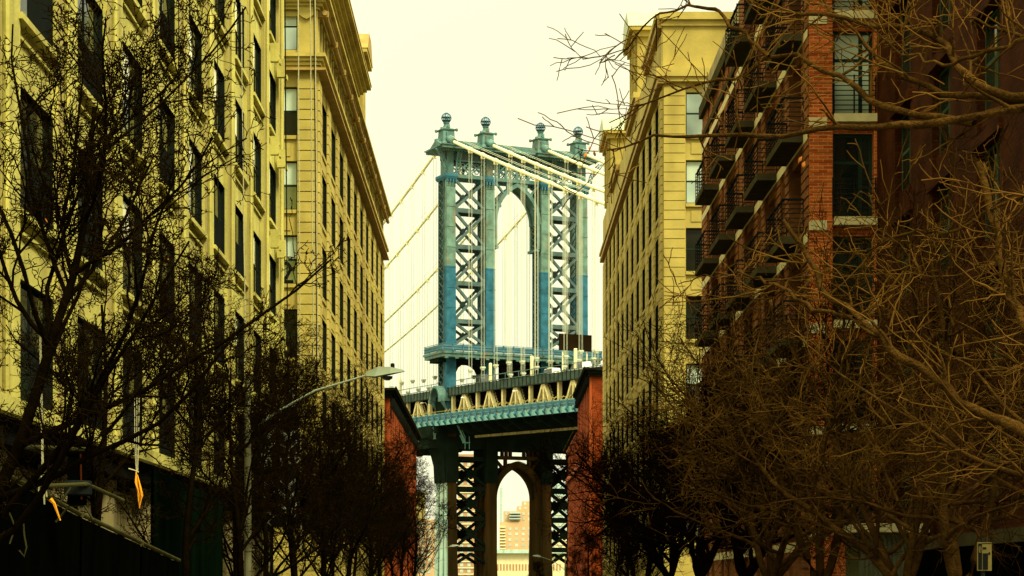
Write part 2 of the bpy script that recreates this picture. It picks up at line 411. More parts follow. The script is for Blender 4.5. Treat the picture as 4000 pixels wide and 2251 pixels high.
def window_kind(w, h, recess, mullions=(), rails=(0.5,), frame_mat='frame_green', pane_mat='glass', sill=None,
                blind=0.0, ft=0.07, sill_out=0.10, sill_drop=0.14, screen=0, sky_strip=0, lining=0.0):
    """meshes of one window in its own frame: centre of the opening's foot at the wall's face"""
    f = MB()
    y0, y1 = recess - 0.012, recess + 0.05
    f.box(-w / 2 + .003, -w / 2 + ft, y0, y1, 0.003, h - .003); f.box(w / 2 - ft, w / 2 - .003, y0, y1, 0.003, h - .003)
    f.box(-w / 2 + ft, w / 2 - ft, y0, y1, 0.003, ft); f.box(-w / 2 + ft, w / 2 - ft, y0, y1, h - ft, h - .003)
    xs = [-w / 2 + ft] + [m * w / 2 for m in mullions] + [w / 2 - ft]
    for m in mullions: f.box(m * w / 2 - 0.055, m * w / 2 + 0.055, y0 - 0.004, y1, ft, h - ft)
    for r in rails:
        for a, b in zip(xs[:-1], xs[1:]):
            f.box(a + (0.055 if a > xs[0] else 0), b - (0.055 if b < xs[-1] else 0), y0 + 0.002, y1, h * r - 0.045, h * r + 0.045)
    if lining:                                             # dark frame lining; its colour deepens the shade in the reveal
        f.box(-w / 2 + .004, -w / 2 + .034, y0 - lining, y0 - .001, .004, h - .004); f.box(w / 2 - .034, w / 2 - .004, y0 - lining, y0 - .001, .004, h - .004)
        f.box(-w / 2 + .035, w / 2 - .035, y0 - lining, y0 - .001, h - .034, h - .004)
    d = {'w': w, 'h': h}
    def me(mb, nm, mt):
        q = bpy.data.meshes.new(nm); q.from_pydata(mb.v, [], mb.f)
        for k in mt: q.materials.append(M[k])
        return q
    d['frame'] = me(f, 'window', [frame_mat])
    p = MB(); p.box(-w / 2 + .02, w / 2 - .02, recess + 0.004, recess + 0.03, 0.02, h - 0.02)
    d['pane'] = me(p, 'pane', [pane_mat])
    if blind > 0:  # pale panel over the upper part of the opening
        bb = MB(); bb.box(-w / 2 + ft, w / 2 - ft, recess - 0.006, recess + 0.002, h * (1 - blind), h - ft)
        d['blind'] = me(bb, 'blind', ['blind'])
    if sky_strip:  # white strip standing in for sky reflected in the upper sash
        s = MB(); s.box(-w / 2 + ft + .02, w * sky_strip, recess - 0.009, recess + 0.003, h * .54, h - ft - .02)
        d['sky_strip'] = me(s, 'sky_strip', ['sky_strip'])
    if screen:  # black panel added over the far part of the lower sash
        s = MB(); s.box(-w / 2 + w * screen, w / 2 - ft - .02, recess - 0.009, recess + 0.003, ft, h * .5 - .05)
        d['screen'] = me(s, 'screen', ['black_iron'])
    if sill:
        s = MB(); s.box(-w / 2 - 0.12, w / 2 + 0.12, -sill_out, recess - 0.035, -sill_drop, -0.004)
        d['sill'] = me(s, 'sill', [sill])
    return d

def add_window(root, kind, pos, rot):
    off = Vector(root['_world'])
    w = link('window', kind['frame'], root)
    w.location = Vector(pos) - off; w.rotation_euler = (0, 0, rot)
    for k in ('pane', 'blind', 'sky_strip', 'screen', 'sill'):
        if k in kind:
            c = bpy.data.objects.new(k, kind[k]); COL.objects.link(c); c.parent = w
    return w

def facade(mb, L, bays, floors, z0, z1, thick=0.6, rec=0.08, mb_pier=None):
    """piers and spandrels round a grid of openings; bays = [(x0, x1)], floors = [(z0, z1)]"""
    pm = mb_pier or mb
    xs = [0.0] + [c for b in bays for c in b] + [L]
    for i in range(0, len(xs), 2):
        if xs[i + 1] - xs[i] > 0.01: pm.box(xs[i], xs[i + 1], 0, thick, z0, z1)
    zs = [z0] + [c for f in floors for c in f] + [z1]
    for a, b in bays:
        for i in range(0, len(zs), 2):
            if zs[i + 1] - zs[i] > 0.01: mb.box(a, b, rec, thick, zs[i], zs[i + 1])

def text_mesh(name, body, size, mat, parent, loc, roll=0.0, extrude=.004, offset=0.0):
    """lettering as a real mesh, upright and facing the street"""
    cu = bpy.data.curves.new(name, 'FONT'); cu.body = body; cu.size = size; cu.extrude = extrude; cu.offset = offset
    t = bpy.data.objects.new(name, cu); COL.objects.link(t)
    bpy.context.view_layer.update()
    me = bpy.data.meshes.new_from_object(t.evaluated_get(bpy.context.evaluated_depsgraph_get()))
    bpy.data.objects.remove(t); bpy.data.curves.remove(cu)
    me.name = name; me.materials.clear(); me.materials.append(mat)
    o = bpy.data.objects.new(name, me); COL.objects.link(o); o.parent = parent
    o.location = loc; o.rotation_euler = (math.radians(90), roll, 0)
    return o
# ------------------------------------------------------------------ ground, street, river
def ground():
    g = MB()
    g.add([(-3000, -200, -0.02), (3000, -200, -0.02), (3000, 455, -0.02), (-3000, 455, -0.02)], [(0, 1, 2, 3)])
    structure(g.build('ground', M['earth']))
    g = MB(); g.add([(-4000, 455, -2.5), (4000, 455, -2.5), (4000, 960, -2.5), (-4000, 960, -2.5)], [(0, 1, 2, 3)])
    structure(g.build('river', M['water']))
    g = MB(); g.box(-5000, 5000, 960, 6000, -6, -0.4)
    structure(g.build('far_shore_ground', M['earth']))
    g = MB(); g.box(-3000, 3000, 454.5, 455.4, -6, -0.01)
    structure(g.build('quay_wall', M['concrete_dark']))
    g = MB(); g.add([(-5, -60, 0.0), (5, -60, 0.0), (5, 300, 0.0), (-5, 300, 0.0)], [(0, 1, 2, 3)])
    structure(g.build('street', M['asphalt']))
    g = MB()
    for y in range(-10, 280, 6): g.add([(-.06, y, .005), (.06, y, .005), (.06, y + 3, .005), (-.06, y + 3, .005)], [(0, 1, 2, 3)])
    structure(g.build('road_markings', M['line_paint']))
    for s in (-1, 1):
        g = MB(); a, b = sorted((s * 5.0, s * 9.4)); g.box(a, b, -60, 300, -0.02, 0.13)
        structure(g.build('pavement', M['pavement']))
ground()

# ------------------------------------------------------------------ left: pale concrete loft building
def loft_building():
    Y0, Y1 = 27.0, 86.7
    r = thing('loft_building', 'long pale olive concrete loft building with tall paired sash windows, over black netting', 'building', (-9, Y0, 0))
    T, fl = left_wall(9.0, Y0)
    near = [28.1 + 5.3 * k for k in range(11)]
    bays = [(y - Y0, y - Y0 + 3.3) for y in near]
    floors = [(5.08 + 3.7 * k, 7.53 + 3.7 * k) for k in range(7)]
    w = MB(T, fl); pm = MB(T, fl)
    facade(w, Y1 - Y0, bays, floors, 4.75, 32, 0.7, 0.11, pm)
    w.box(0, Y1 - Y0, 0.7, 22, 0.0, 32)
    for a, b in bays:                                       # thin second string line under each sill
        for z0, z1 in floors[1:]: w.box(a + .25, b - .1, 0.04, 0.112, z0 - .42, z0 - .36)
    w.v += pm.v; w.f += [[i + len(w.v) - len(pm.v) for i in f] for f in pm.f]
    w.build('wall', M['concrete'], r)
    # darker return strip on the far edge of every pier, parapet cap
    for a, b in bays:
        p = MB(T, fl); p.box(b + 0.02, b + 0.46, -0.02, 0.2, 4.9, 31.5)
        p.build('pier_strip', M['pier_dark'], r)
    p = MB(T, fl); p.box(-.2, Y1 - Y0 + .15, -0.35, 0.9, 32.0, 32.6); p.build('parapet_cap', M['concrete'], r)
    # ledge over the ground floor, a black strip for the shadow under it, then the shop front with pale panels
    p = MB(T, fl); p.box(0, Y1 - Y0 + .1, -0.42, 0.3, 4.72, 5.02); p.build('ledge', M['concrete'], r)
    p = MB(T, fl); p.box(0, Y1 - Y0, -0.22, 0.5, 4.2, 4.715); p.build('ledge_shadow_strip', M['black_paint'], r)
    p = MB(T, fl); p.box(0, Y1 - Y0, 0.45, 0.69, 0, 4.2); p.build('shop_front', M['black_paint'], r)
    for a, b in bays:
        p = MB(T, fl)
        p.box(a - 1.85, a - .45, .06, .44, 0, 4.15)
        for (c, d) in ((a - .3, a + 1.25), (a + 1.4, a + 2.9)):
            for (e, g) in ((0.1, 1.6), (1.72, 2.85), (2.97, 3.95)): p.box(c, d, .3, .44, e, g)
        p.build('shop_panel', M['concrete_dark'], r)
    k = window_kind(3.3, 2.45, 0.2, mullions=(-0.05,), rails=(0.5,), frame_mat='frame_black', pane_mat='glass_loft', ft=.10, lining=.09, screen=.5, sill='concrete', sill_out=0.07, sill_drop=0.13)
    ks = window_kind(3.3, 2.45, 0.2, mullions=(0.2,), rails=(0.5,), frame_mat='frame_black', pane_mat='glass_loft', ft=.10, lining=.09, sky_strip=.08, sill='concrete', sill_out=0.07, sill_drop=0.13)
    rnd = random.Random(4)
    for a, b in bays:
        for i, (z0, z1) in enumerate(floors):
            add_window(r, ks if rnd.random() < (.2, .25, .5, .7, .75, .8, .8)[i] else k, T((a + b) / 2, 0, z0), RL)
    # rain pipes in the pier strips, hood brackets over the last column of windows
    for a, b in bays:
        q = MB(T, fl); q.tube([(b + .62, -.07, 5.1), (b + .62, -.07, 31.5)], 0.065, 6)
        q.build('rain_pipe', M['concrete'], r)
    a, b = bays[-1]
    for z0, z1 in floors[1:6]:
        for xx in (a + .4, b - .4):
            q = MB(T, fl); q.box(xx - .13, xx + .13, -.34, -.003, z1 + .12, z1 + .85)
            q.box(xx - .2, xx + .2, -.42, -.345, z1 + .02, z1 + .2)
            q.build('bracket', M['concrete'], r)
    return r
loft_building()

# ------------------------------------------------------------------ the two rusticated stone blocks
def rusticated_pier(mb, x0, x1, z0, z1, step, out=0.28, cham=0.22, gap=0.05):
    n = max(1, int(round((z1 - z0) / step))); h = (z1 - z0) / n
    for i in range(n):
        a, b = z0 + i * h, z0 + (i + 1) * h - gap
        poly = [(x0, 0.2), (x0, -out + cham), (x0 + cham, -out), (x1 - cham, -out), (x1, -out + cham), (x1, 0.2)]
        mb.prism(poly, a, b)

def cornice(mb, x0, x1, y, z0, z1, out, steps=4):
    h = (z1 - z0) / steps
    for i in range(steps):
        o = out * ((i + 1) / steps) ** 1.3
        mb.box(x0 - o, x1 + o, y - o, y + 0.35, z0 + i * h, z0 + (i + 1) * h - 0.002)

def stone_block(name, label, side, Y0, Y1, Xin, stone, front_win, bay0, bay, nb, ww, heads, p_out, plain=False):
    sgn = -1 if side == 'left' else 1
    r = thing(name, label, 'building', (sgn * 9.0, Y0, 0))
    T, fl = left_wall(9.0, Y0) if side == 'left' else right_wall(9.0, Y0)
    rot = RL if side == 'left' else RR
    L = Y1 - Y0
    zc1, zc2, zc3 = (28.95, 29.2, 33.3) if plain else (27.55, 30.55, 33.3)
    mt = M[stone]
    bays = [(bay0 - Y0 + bay * k, bay0 - Y0 + bay * k + ww) for k in range(nb)]
    floors = sorted([(h - 2.5, h) for h in heads])
    body = MB(T, fl)
    facade(body, L, bays, floors, 0.0, zc1, 0.75, 0.05)
    body.box(0.5, L, 0.75, 24, 0.0, zc2 + 0.3)
    xs = [0.0] + [c for b in bays for c in b] + [L]
    for i in range(0, len(xs) - 1, 2):
        piers = MB(T, fl)
        if i: rusticated_pier(piers, xs[i] + .05, xs[i + 1] - .05, 0.3, zc1 - .5, 0.515, out=p_out, cham=p_out * .75)
        else: rusticated_pier(piers, 0.02, xs[1] - .05, 0.3, zc1 - .5, 0.515, out=0.10, cham=0.08)
        piers.build('rusticated_pier', mt, r)
    if not plain:
        # attic storey between the two cornices: three narrow openings a bay
        att = []
        for a, b in bays:
            for j in range(3):
                c = a - 0.35 + j * (ww + 0.9) / 3
                att.append((c, c + (ww + 0.9) / 3 - 0.42))
        facade(body, L, att, [(zc1 + 1.05, zc2 - .35)], zc1, zc2, 0.75, 0.2)
        k_att = window_kind(att[0][1] - att[0][0], zc2 - zc1 - 1.4, 0.14, rails=(0.5,), frame_mat='frame_black', pane_mat='glass_dull')
        for c, d in att: add_window(r, k_att, T((c + d) / 2, 0, zc1 + 1.05), rot)
    sp = body
    for a, b in bays:
        for z0, z1 in floors:
            sp.box(a + .12, b - .12, -0.02, 0.055, z0 - .32, z0 - .12)
            sp.box(a + .35, b - .35, 0.02, 0.055, z0 - 1.0, z0 - .5)
    sp.build('wall', mt, r)
    k = window_kind(ww, 2.5, 0.10, mullions=(0.0,), rails=(0.5,), frame_mat='frame_black', pane_mat='glass_loft', lining=.08)
    for a, b in bays:
        for z0, z1 in floors: add_window(r, k, T((a + b) / 2, 0, z0), rot)
    if plain:
        c = MB(T, fl); cornice(c, 0, L, 0, zc1 + .1, zc1 + .55, 0.36, 2); c.build('cornice', mt, r)
        c = MB(T, fl); c.box(-.3, L + .3, -.3, .3, zc1 - .2, zc1 + .097); c.build('cornice_shadow_moulding', M['cornice_brown'], r)  # brown strip puts the cornice's underside shade into colour
        return r, T, fl, rot, L, bays, mt, (zc1, zc2, zc3)
    # cornices along the street
    c = MB(T, fl); cornice(c, 0, L, 0, zc1, zc1 + .75, 0.42); c.build('cornice', mt, r)
    c = MB(T, fl); c.box(-.44, L + .44, -.44, .3, zc1 - .1, zc1 - .003); c.build('cornice_shadow_moulding', M['cornice_brown'], r)  # brown band painted for the shade below the cornice
    c = MB(T, fl); cornice(c, 0, L, 0, zc2, zc2 + .6, 0.62); c.build('cornice', mt, r)
    c = MB(T, fl); c.tube([(0, -.36, zc2 - .14), (L, -.36, zc2 - .14)], 0.13, 8)
    for i in range(nb): c.box(i * bay + .2, i * bay + .5, -.52, 0, zc2 - .3, zc2 - .003)
    c.build('cornice_roll', M['cornice_brown'], r)
    return r, T, fl, rot, L, bays, mt, (zc1, zc2, zc3)

def rooftop_pavilion(r, T, fl, x0, x1, zb, zt, mt, metal):
    p = MB(T, fl); p.box(x0 + .25, x1 - .25, .05, 6, zb, zt - 1.0)
    for xx in (x0 + .9, (x0 + x1) / 2, x1 - .9): p.box(xx - .22, xx + .22, -.12, .05, zb + .4, zt - 1.3)
    p.build('pavilion', mt, r)
    p = MB(T, fl); p.box(x0 - .25, x1 + .25, -.5, 6.4, zt - 1.0, zt - .75); p.box(x0, x1, -.25, 6.2, zt - 1.35, zt - 1.003)
    p.build('pavilion_cornice', mt, r)
    p = MB(T, fl)
    p.add([(x0 - .3, -.55, zt - .747), (x1 + .3, -.55, zt - .747), (x1 + .3, 6.45, zt - .747), (x0 - .3, 6.45, zt - .747),
           (x0 + 1.4, -.55, zt + .6), (x1 - 1.4, -.55, zt + .6), (x1 - 1.4, 6.45, zt + .6), (x0 + 1.4, 6.45, zt + .6)],
          [(0, 3, 2, 1), (4, 5, 6, 7), (0, 1, 5, 4), (1, 2, 6, 5), (2, 3, 7, 6), (3, 0, 4, 7)])
    p.build('pavilion_roof', M[metal], r)

def left_block():
    r, T, fl, rot, L, bays, mt, (zc1, zc2, zc3) = stone_block(
        'stone_warehouse', 'golden stone warehouse with grooved piers and stacked cornices, behind the olive loft building',
        'left', 103.0, 162.8, 9, 'stone', True, 104.6, 5.87, 10, 3.9, [26.6 - 3.73 * k for k in range(6)], 0.09)
    # upper attic on the near half, with its own cornice
    n2 = 30.0
    b = MB(T, fl); att = [(1.4 + 5.87 * k + .3, 1.4 + 5.87 * k + 2.9) for k in range(5)]
    facade(b, n2, att, [(zc2 + 1.0, zc2 + 2.4)], zc2 + .6, zc3, 0.75, 0.2)
    b.box(.4, n2, .75, 20, zc2 + .3, zc3); b.build('attic_wall', mt, r)
    ka = window_kind(2.6, 1.4, 0.14, mullions=(0,), frame_mat='frame_black', pane_mat='glass_dull')
    for c, d in att: add_window(r, ka, T((c + d) / 2, 0, zc2 + 1.0), rot)
    b = MB(T, fl); cornice(b, 0, n2, 0, zc3, zc3 + .8, 0.8); b.build('attic_cornice', mt, r)
    b = MB(T, fl); b.box(-.82, n2 + .82, -.84, 1.2, zc3 + .803, zc3 + .92); b.build('cornice_capping', M['cornice_brown'], r)
    rooftop_pavilion(r, T, fl, 31.6, 36.4, zc2 + .62, 37.6, mt, 'cornice_brown')
    # the end wall that faces the side street
    F, ff = front_wall(102.955)
    w = MB(F, ff)
    wx0, wx1 = -11.9, -10.02
    fl2 = [(h - 2.35, h + .1) for h in [26.6 - 3.73 * k for k in range(6)]][::-1] + [(zc1 + 1.0, zc2 - .3)]
    xs = [-30.0, -21.0, -19.0, -16.4, -14.5, wx0, wx1, -9.0]
    for i in range(0, 8, 2): w.box(xs[i] + (0 if i else 0), xs[i + 1] - (.003 if i == 6 else 0), 0, .6, 0, zc2)
    zs = [0] + [c for q in fl2 for c in q] + [zc2]
    for i in range(1, 7, 2):
        for j in range(0, len(zs), 2): w.box(xs[i], xs[i + 1], .1, .6, zs[j], zs[j + 1])
    w.box(-30, -9.8, .6, .9, 0, zc2); w.box(-30, -9.003, 0, .75, zc2, zc3)
    n = int(26.9 / .515)
    for a, b in ((wx1 + .02, -9.06), (-14.4, wx0 - .02)):
        q = MB(F, ff)
        for i in range(n): q.box(a, b, -.12, -.002, .3 + i * .515, .3 + i * .515 + .465)
        q.build('rusticated_pier', mt, r)
    for (a, b) in ((-21.0, -19.0), (-16.4, -14.5), (wx0, wx1)):
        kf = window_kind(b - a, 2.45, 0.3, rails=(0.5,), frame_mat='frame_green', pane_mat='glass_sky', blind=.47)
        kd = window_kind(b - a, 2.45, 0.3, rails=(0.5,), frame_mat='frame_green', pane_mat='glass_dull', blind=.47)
        kp = window_kind(b - a, 2.45, 0.3, rails=(0.5,), frame_mat='frame_green', pane_mat='glass_dull')
        for j, (z0, z1) in enumerate(fl2):
            kk = {0: kp, 1: kd, 2: kp, 3: kf, 4: kf, 5: kd}.get(j, kf)
            wi = add_window(r, kk, ((a + b) / 2, 102.955, z0), RF)
            if j == 3 and a == wx0:                        # the figure 2 pasted inside this pane
                text_mesh('figure', '2', 1.55, M['black_paint'], wi, (-.02, .245, .06), extrude=.006)
    p = w
    for j, (z0, z1) in enumerate(fl2[:-1]):
        for (a, b) in ((-21.0, -19.0), (-16.4, -14.5), (wx0, wx1)):
            p.box(a + .05, b - .05, -.03, .098, z0 - .2, z0 - .02); p.box(a + .35, b - .35, .06, .098, z0 - 1.05, z0 - .4)
    p.build('end_wall', mt, r)
    p = MB(F, ff)
    for i in range(4):
        o = .42 * ((i + 1) / 4) ** 1.3
        p.box(-30, -9.0 + .003, -o, .1, zc1 + i * .1875, zc1 + (i + 1) * .1875 - .002)
    for i in range(4):
        o = .62 * ((i + 1) / 4) ** 1.3
        p.box(-30, -9.0 + .003, -o, .1, zc2 + i * .15, zc2 + (i + 1) * .15 - .002)
    p.build('end_cornice', mt, r)
    p = MB(F, ff); p.box(-30, -8.6, -.40, .1, zc1 - .12, zc1 - .003); p.build('end_shadow_moulding', M['cornice_brown'], r)  # same painted shade carried along the end wall
    p = MB(F, ff); p.extr_y([(-9.95, 30.3), (-9.75, 30.15), (-9.55, 30.05), (-9.35, 30.15), (-9.15, 30.3), (-9.15, 31.4), (-9.95, 31.4)], -.14, -.002)
    p.build('shield_plaque', mt, r)
left_block()

def right_block():
    r, T, fl, rot, L, bays, mt, (zc1, zc2, zc3) = stone_block(
        'stone_warehouse', 'buff stone warehouse with blank parapet and pale roof caps, beyond the balconied brick flats',
        'right', 111.0, 172.5, 9, 'stone_right', True, 112.9, 5.2, 11, 3.2, [28.35 - 3.68 * k for k in range(7)], 0.075, True)
    # blank parapet wall on top, stepped in three with copings, their underside shade painted as brown strips
    p = MB(T, fl); p.box(0, L, -.05, .8, zc1 + .553, 32.2); p.box(.4, L, .8, 24, zc2 + .31, 31.9); p.build('parapet', mt, r)
    for (a, b) in ((-.1, 10.6), (17.5, 27), (38, 47)):
        p = MB(T, fl); p.box(a, b, -.42, 1.0, 32.203, 32.55); p.build('coping', mt, r)
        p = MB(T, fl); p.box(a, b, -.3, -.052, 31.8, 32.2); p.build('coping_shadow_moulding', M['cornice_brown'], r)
    rooftop_pavilion(r, T, fl, 20.5, 26.5, 32.2, 38.2, mt, 'flashing')
    rooftop_pavilion(r, T, fl, 51.5, 58.5, 32.2, 38.4, mt, 'flashing')
    F, ff = front_wall(110.955)
    w = MB(F, ff)
    cols = [(10.25, 12.35), (15.2, 17.3), (20, 22.1)]
    heads = [28.35 - 3.68 * k for k in range(7)]
    fl2 = [(h - 2.35, h) for h in heads][::-1]
    xs = [9.0] + [c for q in cols for c in q] + [31.0]
    zs = [0] + [c for q in fl2 for c in q] + [29.1]
    for i in range(0, len(xs), 2): w.box(xs[i] + (.003 if i == 0 else 0), xs[i + 1], 0, .6, 0, 29.1)
    for i in range(1, len(xs) - 1, 2):
        for j in range(0, len(zs), 2): w.box(xs[i], xs[i + 1], .1, .6, zs[j], zs[j + 1])
    w.box(9.8, 31, .6, .9, 0, 29.1); w.box(9.003, 31, 0.02, .8, 29.1, 32.2)
    for a, b in ((9.05, 10.2), (12.4, 15.1)):
        q = MB(F, ff)
        for i in range(55): q.box(a, b, -.12, -.002, .3 + i * .515, .3 + i * .515 + .475)
        q.build('rusticated_pier', mt, r)
    p = MB(F, ff); p.box(8.62, 31, -.42, .02, 29.1, 29.55); p.box(8.75, 31, -.3, .02, 28.85, 29.097); p.build('end_cornice', mt, r)
    p = MB(F, ff); p.box(8.8, 31, -.3, .02, 32.203, 32.6); p.box(8.9, 31, -.12, .018, 31.9, 32.2); p.build('end_coping', mt, r)
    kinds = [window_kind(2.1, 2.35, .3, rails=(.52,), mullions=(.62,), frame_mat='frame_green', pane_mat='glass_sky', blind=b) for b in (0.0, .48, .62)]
    kd = window_kind(2.1, 2.35, .3, rails=(.52,), frame_mat='frame_green', pane_mat='glass_dull')
    for ci, (a, b) in enumerate(cols):
        for j, (z0, z1) in enumerate(fl2):
            add_window(r, (kd if j in (3, 4) else kinds[(j * 2 + ci) % 3]), ((a + b) / 2, 110.955, z0), RF)
    p = w
    for j, (z0, z1) in enumerate(fl2):
        for (a, b) in cols:
            p.box(a - .02, b + .02, -.05, .098, z0 - .2, z0 - .02); p.box(a + .3, b - .3, .06, .098, z0 - 1.0, z0 - .4)
    p.build('end_wall', mt, r)
right_block()

# ------------------------------------------------------------------ right: brick flats with balconies
FLOOR0, FSTEP = 2.95, 2.965
def balcony(r, T, fl, x0, x1, out, z, front=False):
    """slab with a horizontal-bar railing; x along the wall, out = how far it stands off"""
    s = MB(T, fl); s.box(x0, x1, -out, -.01, z - .22, z - .003); b = s.build('balcony', M['slab'], r)
    g = MB(T, fl)
    H = 1.08
    for i in range(8):
        zz = z + .12 + i * (H - .12) / 7
        hh = .028 if i == 7 else .011
        g.box(x0 + .03, x1 - .03, -out + .03, -out + .03 + 2 * hh, zz - hh, zz + hh)
        g.box(x0 + .03, x0 + .03 + 2 * hh, -out + .03 + 2 * hh, -.02, zz - hh, zz + hh)
        g.box(x1 - .03 - 2 * hh, x1 - .03, -out + .03 + 2 * hh, -.02, zz - hh, zz + hh)
    n = 4
    for i in range(n + 1):
        xx = x0 + .05 + (x1 - x0 - .1) * i / n
        g.box(xx - .02, xx + .02, -out + .006, -out + .028, z - .1, z + H + .03)
    g.box(x0 + .008, x0 + .028, -.06, -.02, z, z + H); g.box(x1 - .028, x1 - .008, -.06, -.02, z, z + H)
    q = g.build('railing', M['black_iron'], r)
    q.parent = b
    return b

def brick_flats():
    Y0, Y1 = 59.0, 89.6
    r = thing('brick_flats', 'orange and brown brick block of flats with black railed balconies stacked up its street side', 'building', (9, Y0, 0))
    T, fl = right_wall(9.0, Y0)
    zt_near, zt_far, xs = 28.0, 22.0, 17.0
    fz = [FLOOR0 + FSTEP * k for k in range(8)]
    doors = [(1.0 + 5.65 * k + .35, 1.0 + 5.65 * k + 2.75) for k in range(5)]
    slots = [(1.0 + 5.65 * k + 3.75, 1.0 + 5.65 * k + 4.75) for k in range(5)]
    bays = sorted(doors + slots)
    floors = [(z, z + 2.45) for z in fz]
    w = MB(T, fl)
    nb = [b for b in bays if b[1] < xs]; fb = [(a - xs, b - xs) for a, b in bays if a > xs]
    facade(w, xs, nb, floors, 0, zt_near, .5, .06)
    T2, _ = right_wall(9.0, Y0 + xs)
    w2 = MB(T2, True); facade(w2, Y1 - Y0 - xs, fb, floors[:6], 0, zt_far, .5, .06)
    w2.box(0, Y1 - Y0 - xs, .5, 16, 0, zt_far - .6)
    w2.build('wall', M['brown_brick'], r)
    w.box(.5, xs, .5, 16, 0, zt_near - .5); w.build('wall', M['brown_brick'], r)
    # recessed brick courses that read as quoins on every pier
    q = MB(T, fl)
    xs2 = [0.0] + [c for b in bays for c in b] + [Y1 - Y0]
    for i in range(0, len(xs2), 2):
        a, b = xs2[i] + .02, xs2[i + 1] - .02
        if b - a < .5: continue
        top = zt_near if b < xs else zt_far
        z = 1.0
        while z < top - .6:
            q.box(a, b, -.035, -.002, z, z + .225); z += .29
    q.build('brick_courses', M['brown_brick'], r)
    p = MB(T, fl)
    for z in fz: p.box(0, Y1 - Y0 if z < zt_far - 1 else xs, -.05, -.0465, z - .3, z - .02)
    p.build('stone_band', M['limestone'], r)
    p = MB(T, fl); p.box(xs + .01, Y1 - Y0, -.16, .55, zt_far + .002, zt_far + .5); p.box(xs + .01, Y1 - Y0, -.08, .5, zt_far - 1.0, zt_far - .75); p.build('parapet_cap', M['slab'], r)
    p = MB(T, fl); p.box(xs - .05, Y1 - Y0, -.03, .3, zt_far + .503, zt_far + 1.3); p.build('parapet', M['concrete_dark'], r)
    kd = window_kind(2.4, 2.45, .4, mullions=(-.05, .5), rails=(.78,), frame_mat='frame_green', pane_mat='glass')
    ks = window_kind(1.0, 2.45, .4, rails=(.5,), frame_mat='frame_green', pane_mat='glass')
    for a, b in doors:
        for z0, z1 in (floors if b < xs else floors[:6]): add_window(r, kd, T((a + b) / 2, 0, z0), RR)
    for a, b in slots:
        for z0, z1 in (floors if b < xs else floors[:6]): add_window(r, ks, T((a + b) / 2, 0, z0), RR)
    for i, (a, b) in enumerate(doors):
        for j, z in enumerate(fz[1:]):
            if a > xs and z > zt_far - 2: continue
            balcony(r, T, fl, a - .55, b + .55, .68, z)
    # end wall facing the viewer: orange pier, then a bay of glazed doors with sills and rails
    F, ff = front_wall(Y0 - .045)
    w = MB(F, ff); w.box(9.003, 9.68, 0, .5, 0, zt_near); w.box(10.86, 11.6, 0.02, .5, 0, zt_near)
    floors = [(z + .4, z + 2.85) for z in fz]; fz = [z + .4 for z in fz]
    zs = [0] + [c for f in floors for c in f] + [zt_near]
    for j in range(0, len(zs), 2): w.box(9.68, 10.86, .22, .5, zs[j], zs[j + 1])
    w.build('end_wall', M['orange_brick'], r)
    q = MB(F, ff)
    z = 1.0
    while z < zt_near - .4:
        q.box(9.02, 9.66, -.028, -.002, z, z + .262); z += .285
    q.build('brick_courses', M['orange_brick'], r)
    for z in fz:
        p = MB(F, ff); p.box(8.98, 9.5, -.07, -.0415, z - .38, z - .1)
        p.build('stone_block', M['limestone'], r)
    k = window_kind(1.18, 2.45, .3, mullions=(.42,), rails=(.66,), frame_mat='frame_green', pane_mat='glass_pale', ft=.1)
    k2 = window_kind(1.18, 2.45, .3, mullions=(.42,), rails=(.66,), frame_mat='frame_green', pane_mat='glass', ft=.1)
    for j, (z0, z1) in enumerate(floors):
        add_window(r, k if j in (4, 5, 6) else k2, (10.27, Y0 - .045, z0), RF)
        p = MB(F, ff); p.box(9.70, 10.93, -.16, .2, z0 - .24, z0 - .006); p.build('door_sill', M['limestone'], r)
        p = MB(F, ff)
        for i in range(8):
            zz = z0 + .1 + i * .14; p.box(9.66, 10.92, -.12, -.096, zz - .012, zz + .012)
        for xx in (9.67, 10.28, 10.9): p.box(xx - .02, xx + .02, -.094, -.06, z0 + .002, z0 + 1.12)
        p.build('railing', M['black_iron'], r)
brick_flats()

def dark_brick_house():
    Y0, Y1 = 22.0, 58.95
    r = thing('dark_brick_house', 'dark brown brick building with deep narrow windows behind the nearest bare trees', 'building', (10.95, Y0, 0))
    T, fl = right_wall(10.95, Y0)
    near = [25.4, 30.2, 35.0, 39.8, 44.6, 49.4, 54.2]
    bays = [(y - Y0, y - Y0 + 2.1) for y in near]
    floors = [(FLOOR0 + .55 + FSTEP * k, FLOOR0 + 2.65 + FSTEP * k) for k in range(7)]
    w = MB(T, fl); facade(w, Y1 - Y0, bays, floors, 0, 26, .6, .1); w.box(0, Y1 - Y0, .6, 18, 0, 26)
    k = window_kind(2.1, 2.1, .2, mullions=(0.1,), rails=(.5,), frame_mat='frame_pale_green', pane_mat='glass_loft')
    for a, b in bays:
        for z0, z1 in floors: add_window(r, k, T((a + b) / 2, 0, z0), RR)
    p = w
    for a, b in bays:
        for z0, z1 in floors:
            p.add([(a - .3, -.1, z1 + .02), (b + .3, -.1, z1 + .02), (b + .3, .09, z1 + .02), (a - .3, .09, z1 + .02),
                   (a - .2, -.1, z1 + .3), (b + .2, -.1, z1 + .3), (b + .2, .09, z1 + .3), (a - .2, .09, z1 + .3)],
                  [(0, 3, 2, 1), (4, 5, 6, 7), (0, 1, 5, 4), (1, 2, 6, 5), (2, 3, 7, 6), (3, 0, 4, 7)])
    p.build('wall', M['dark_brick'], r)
    p = MB(T, fl); p.box(0, Y1 - Y0, -.35, .1, 2.55, 2.85); p.build('ledge', M['slab'], r)
    p = MB(T, fl); p.box(20, 32, -.34, -.003, .2, 2.5); p.build('black_base', M['tarp'], r)
dark_brick_house()

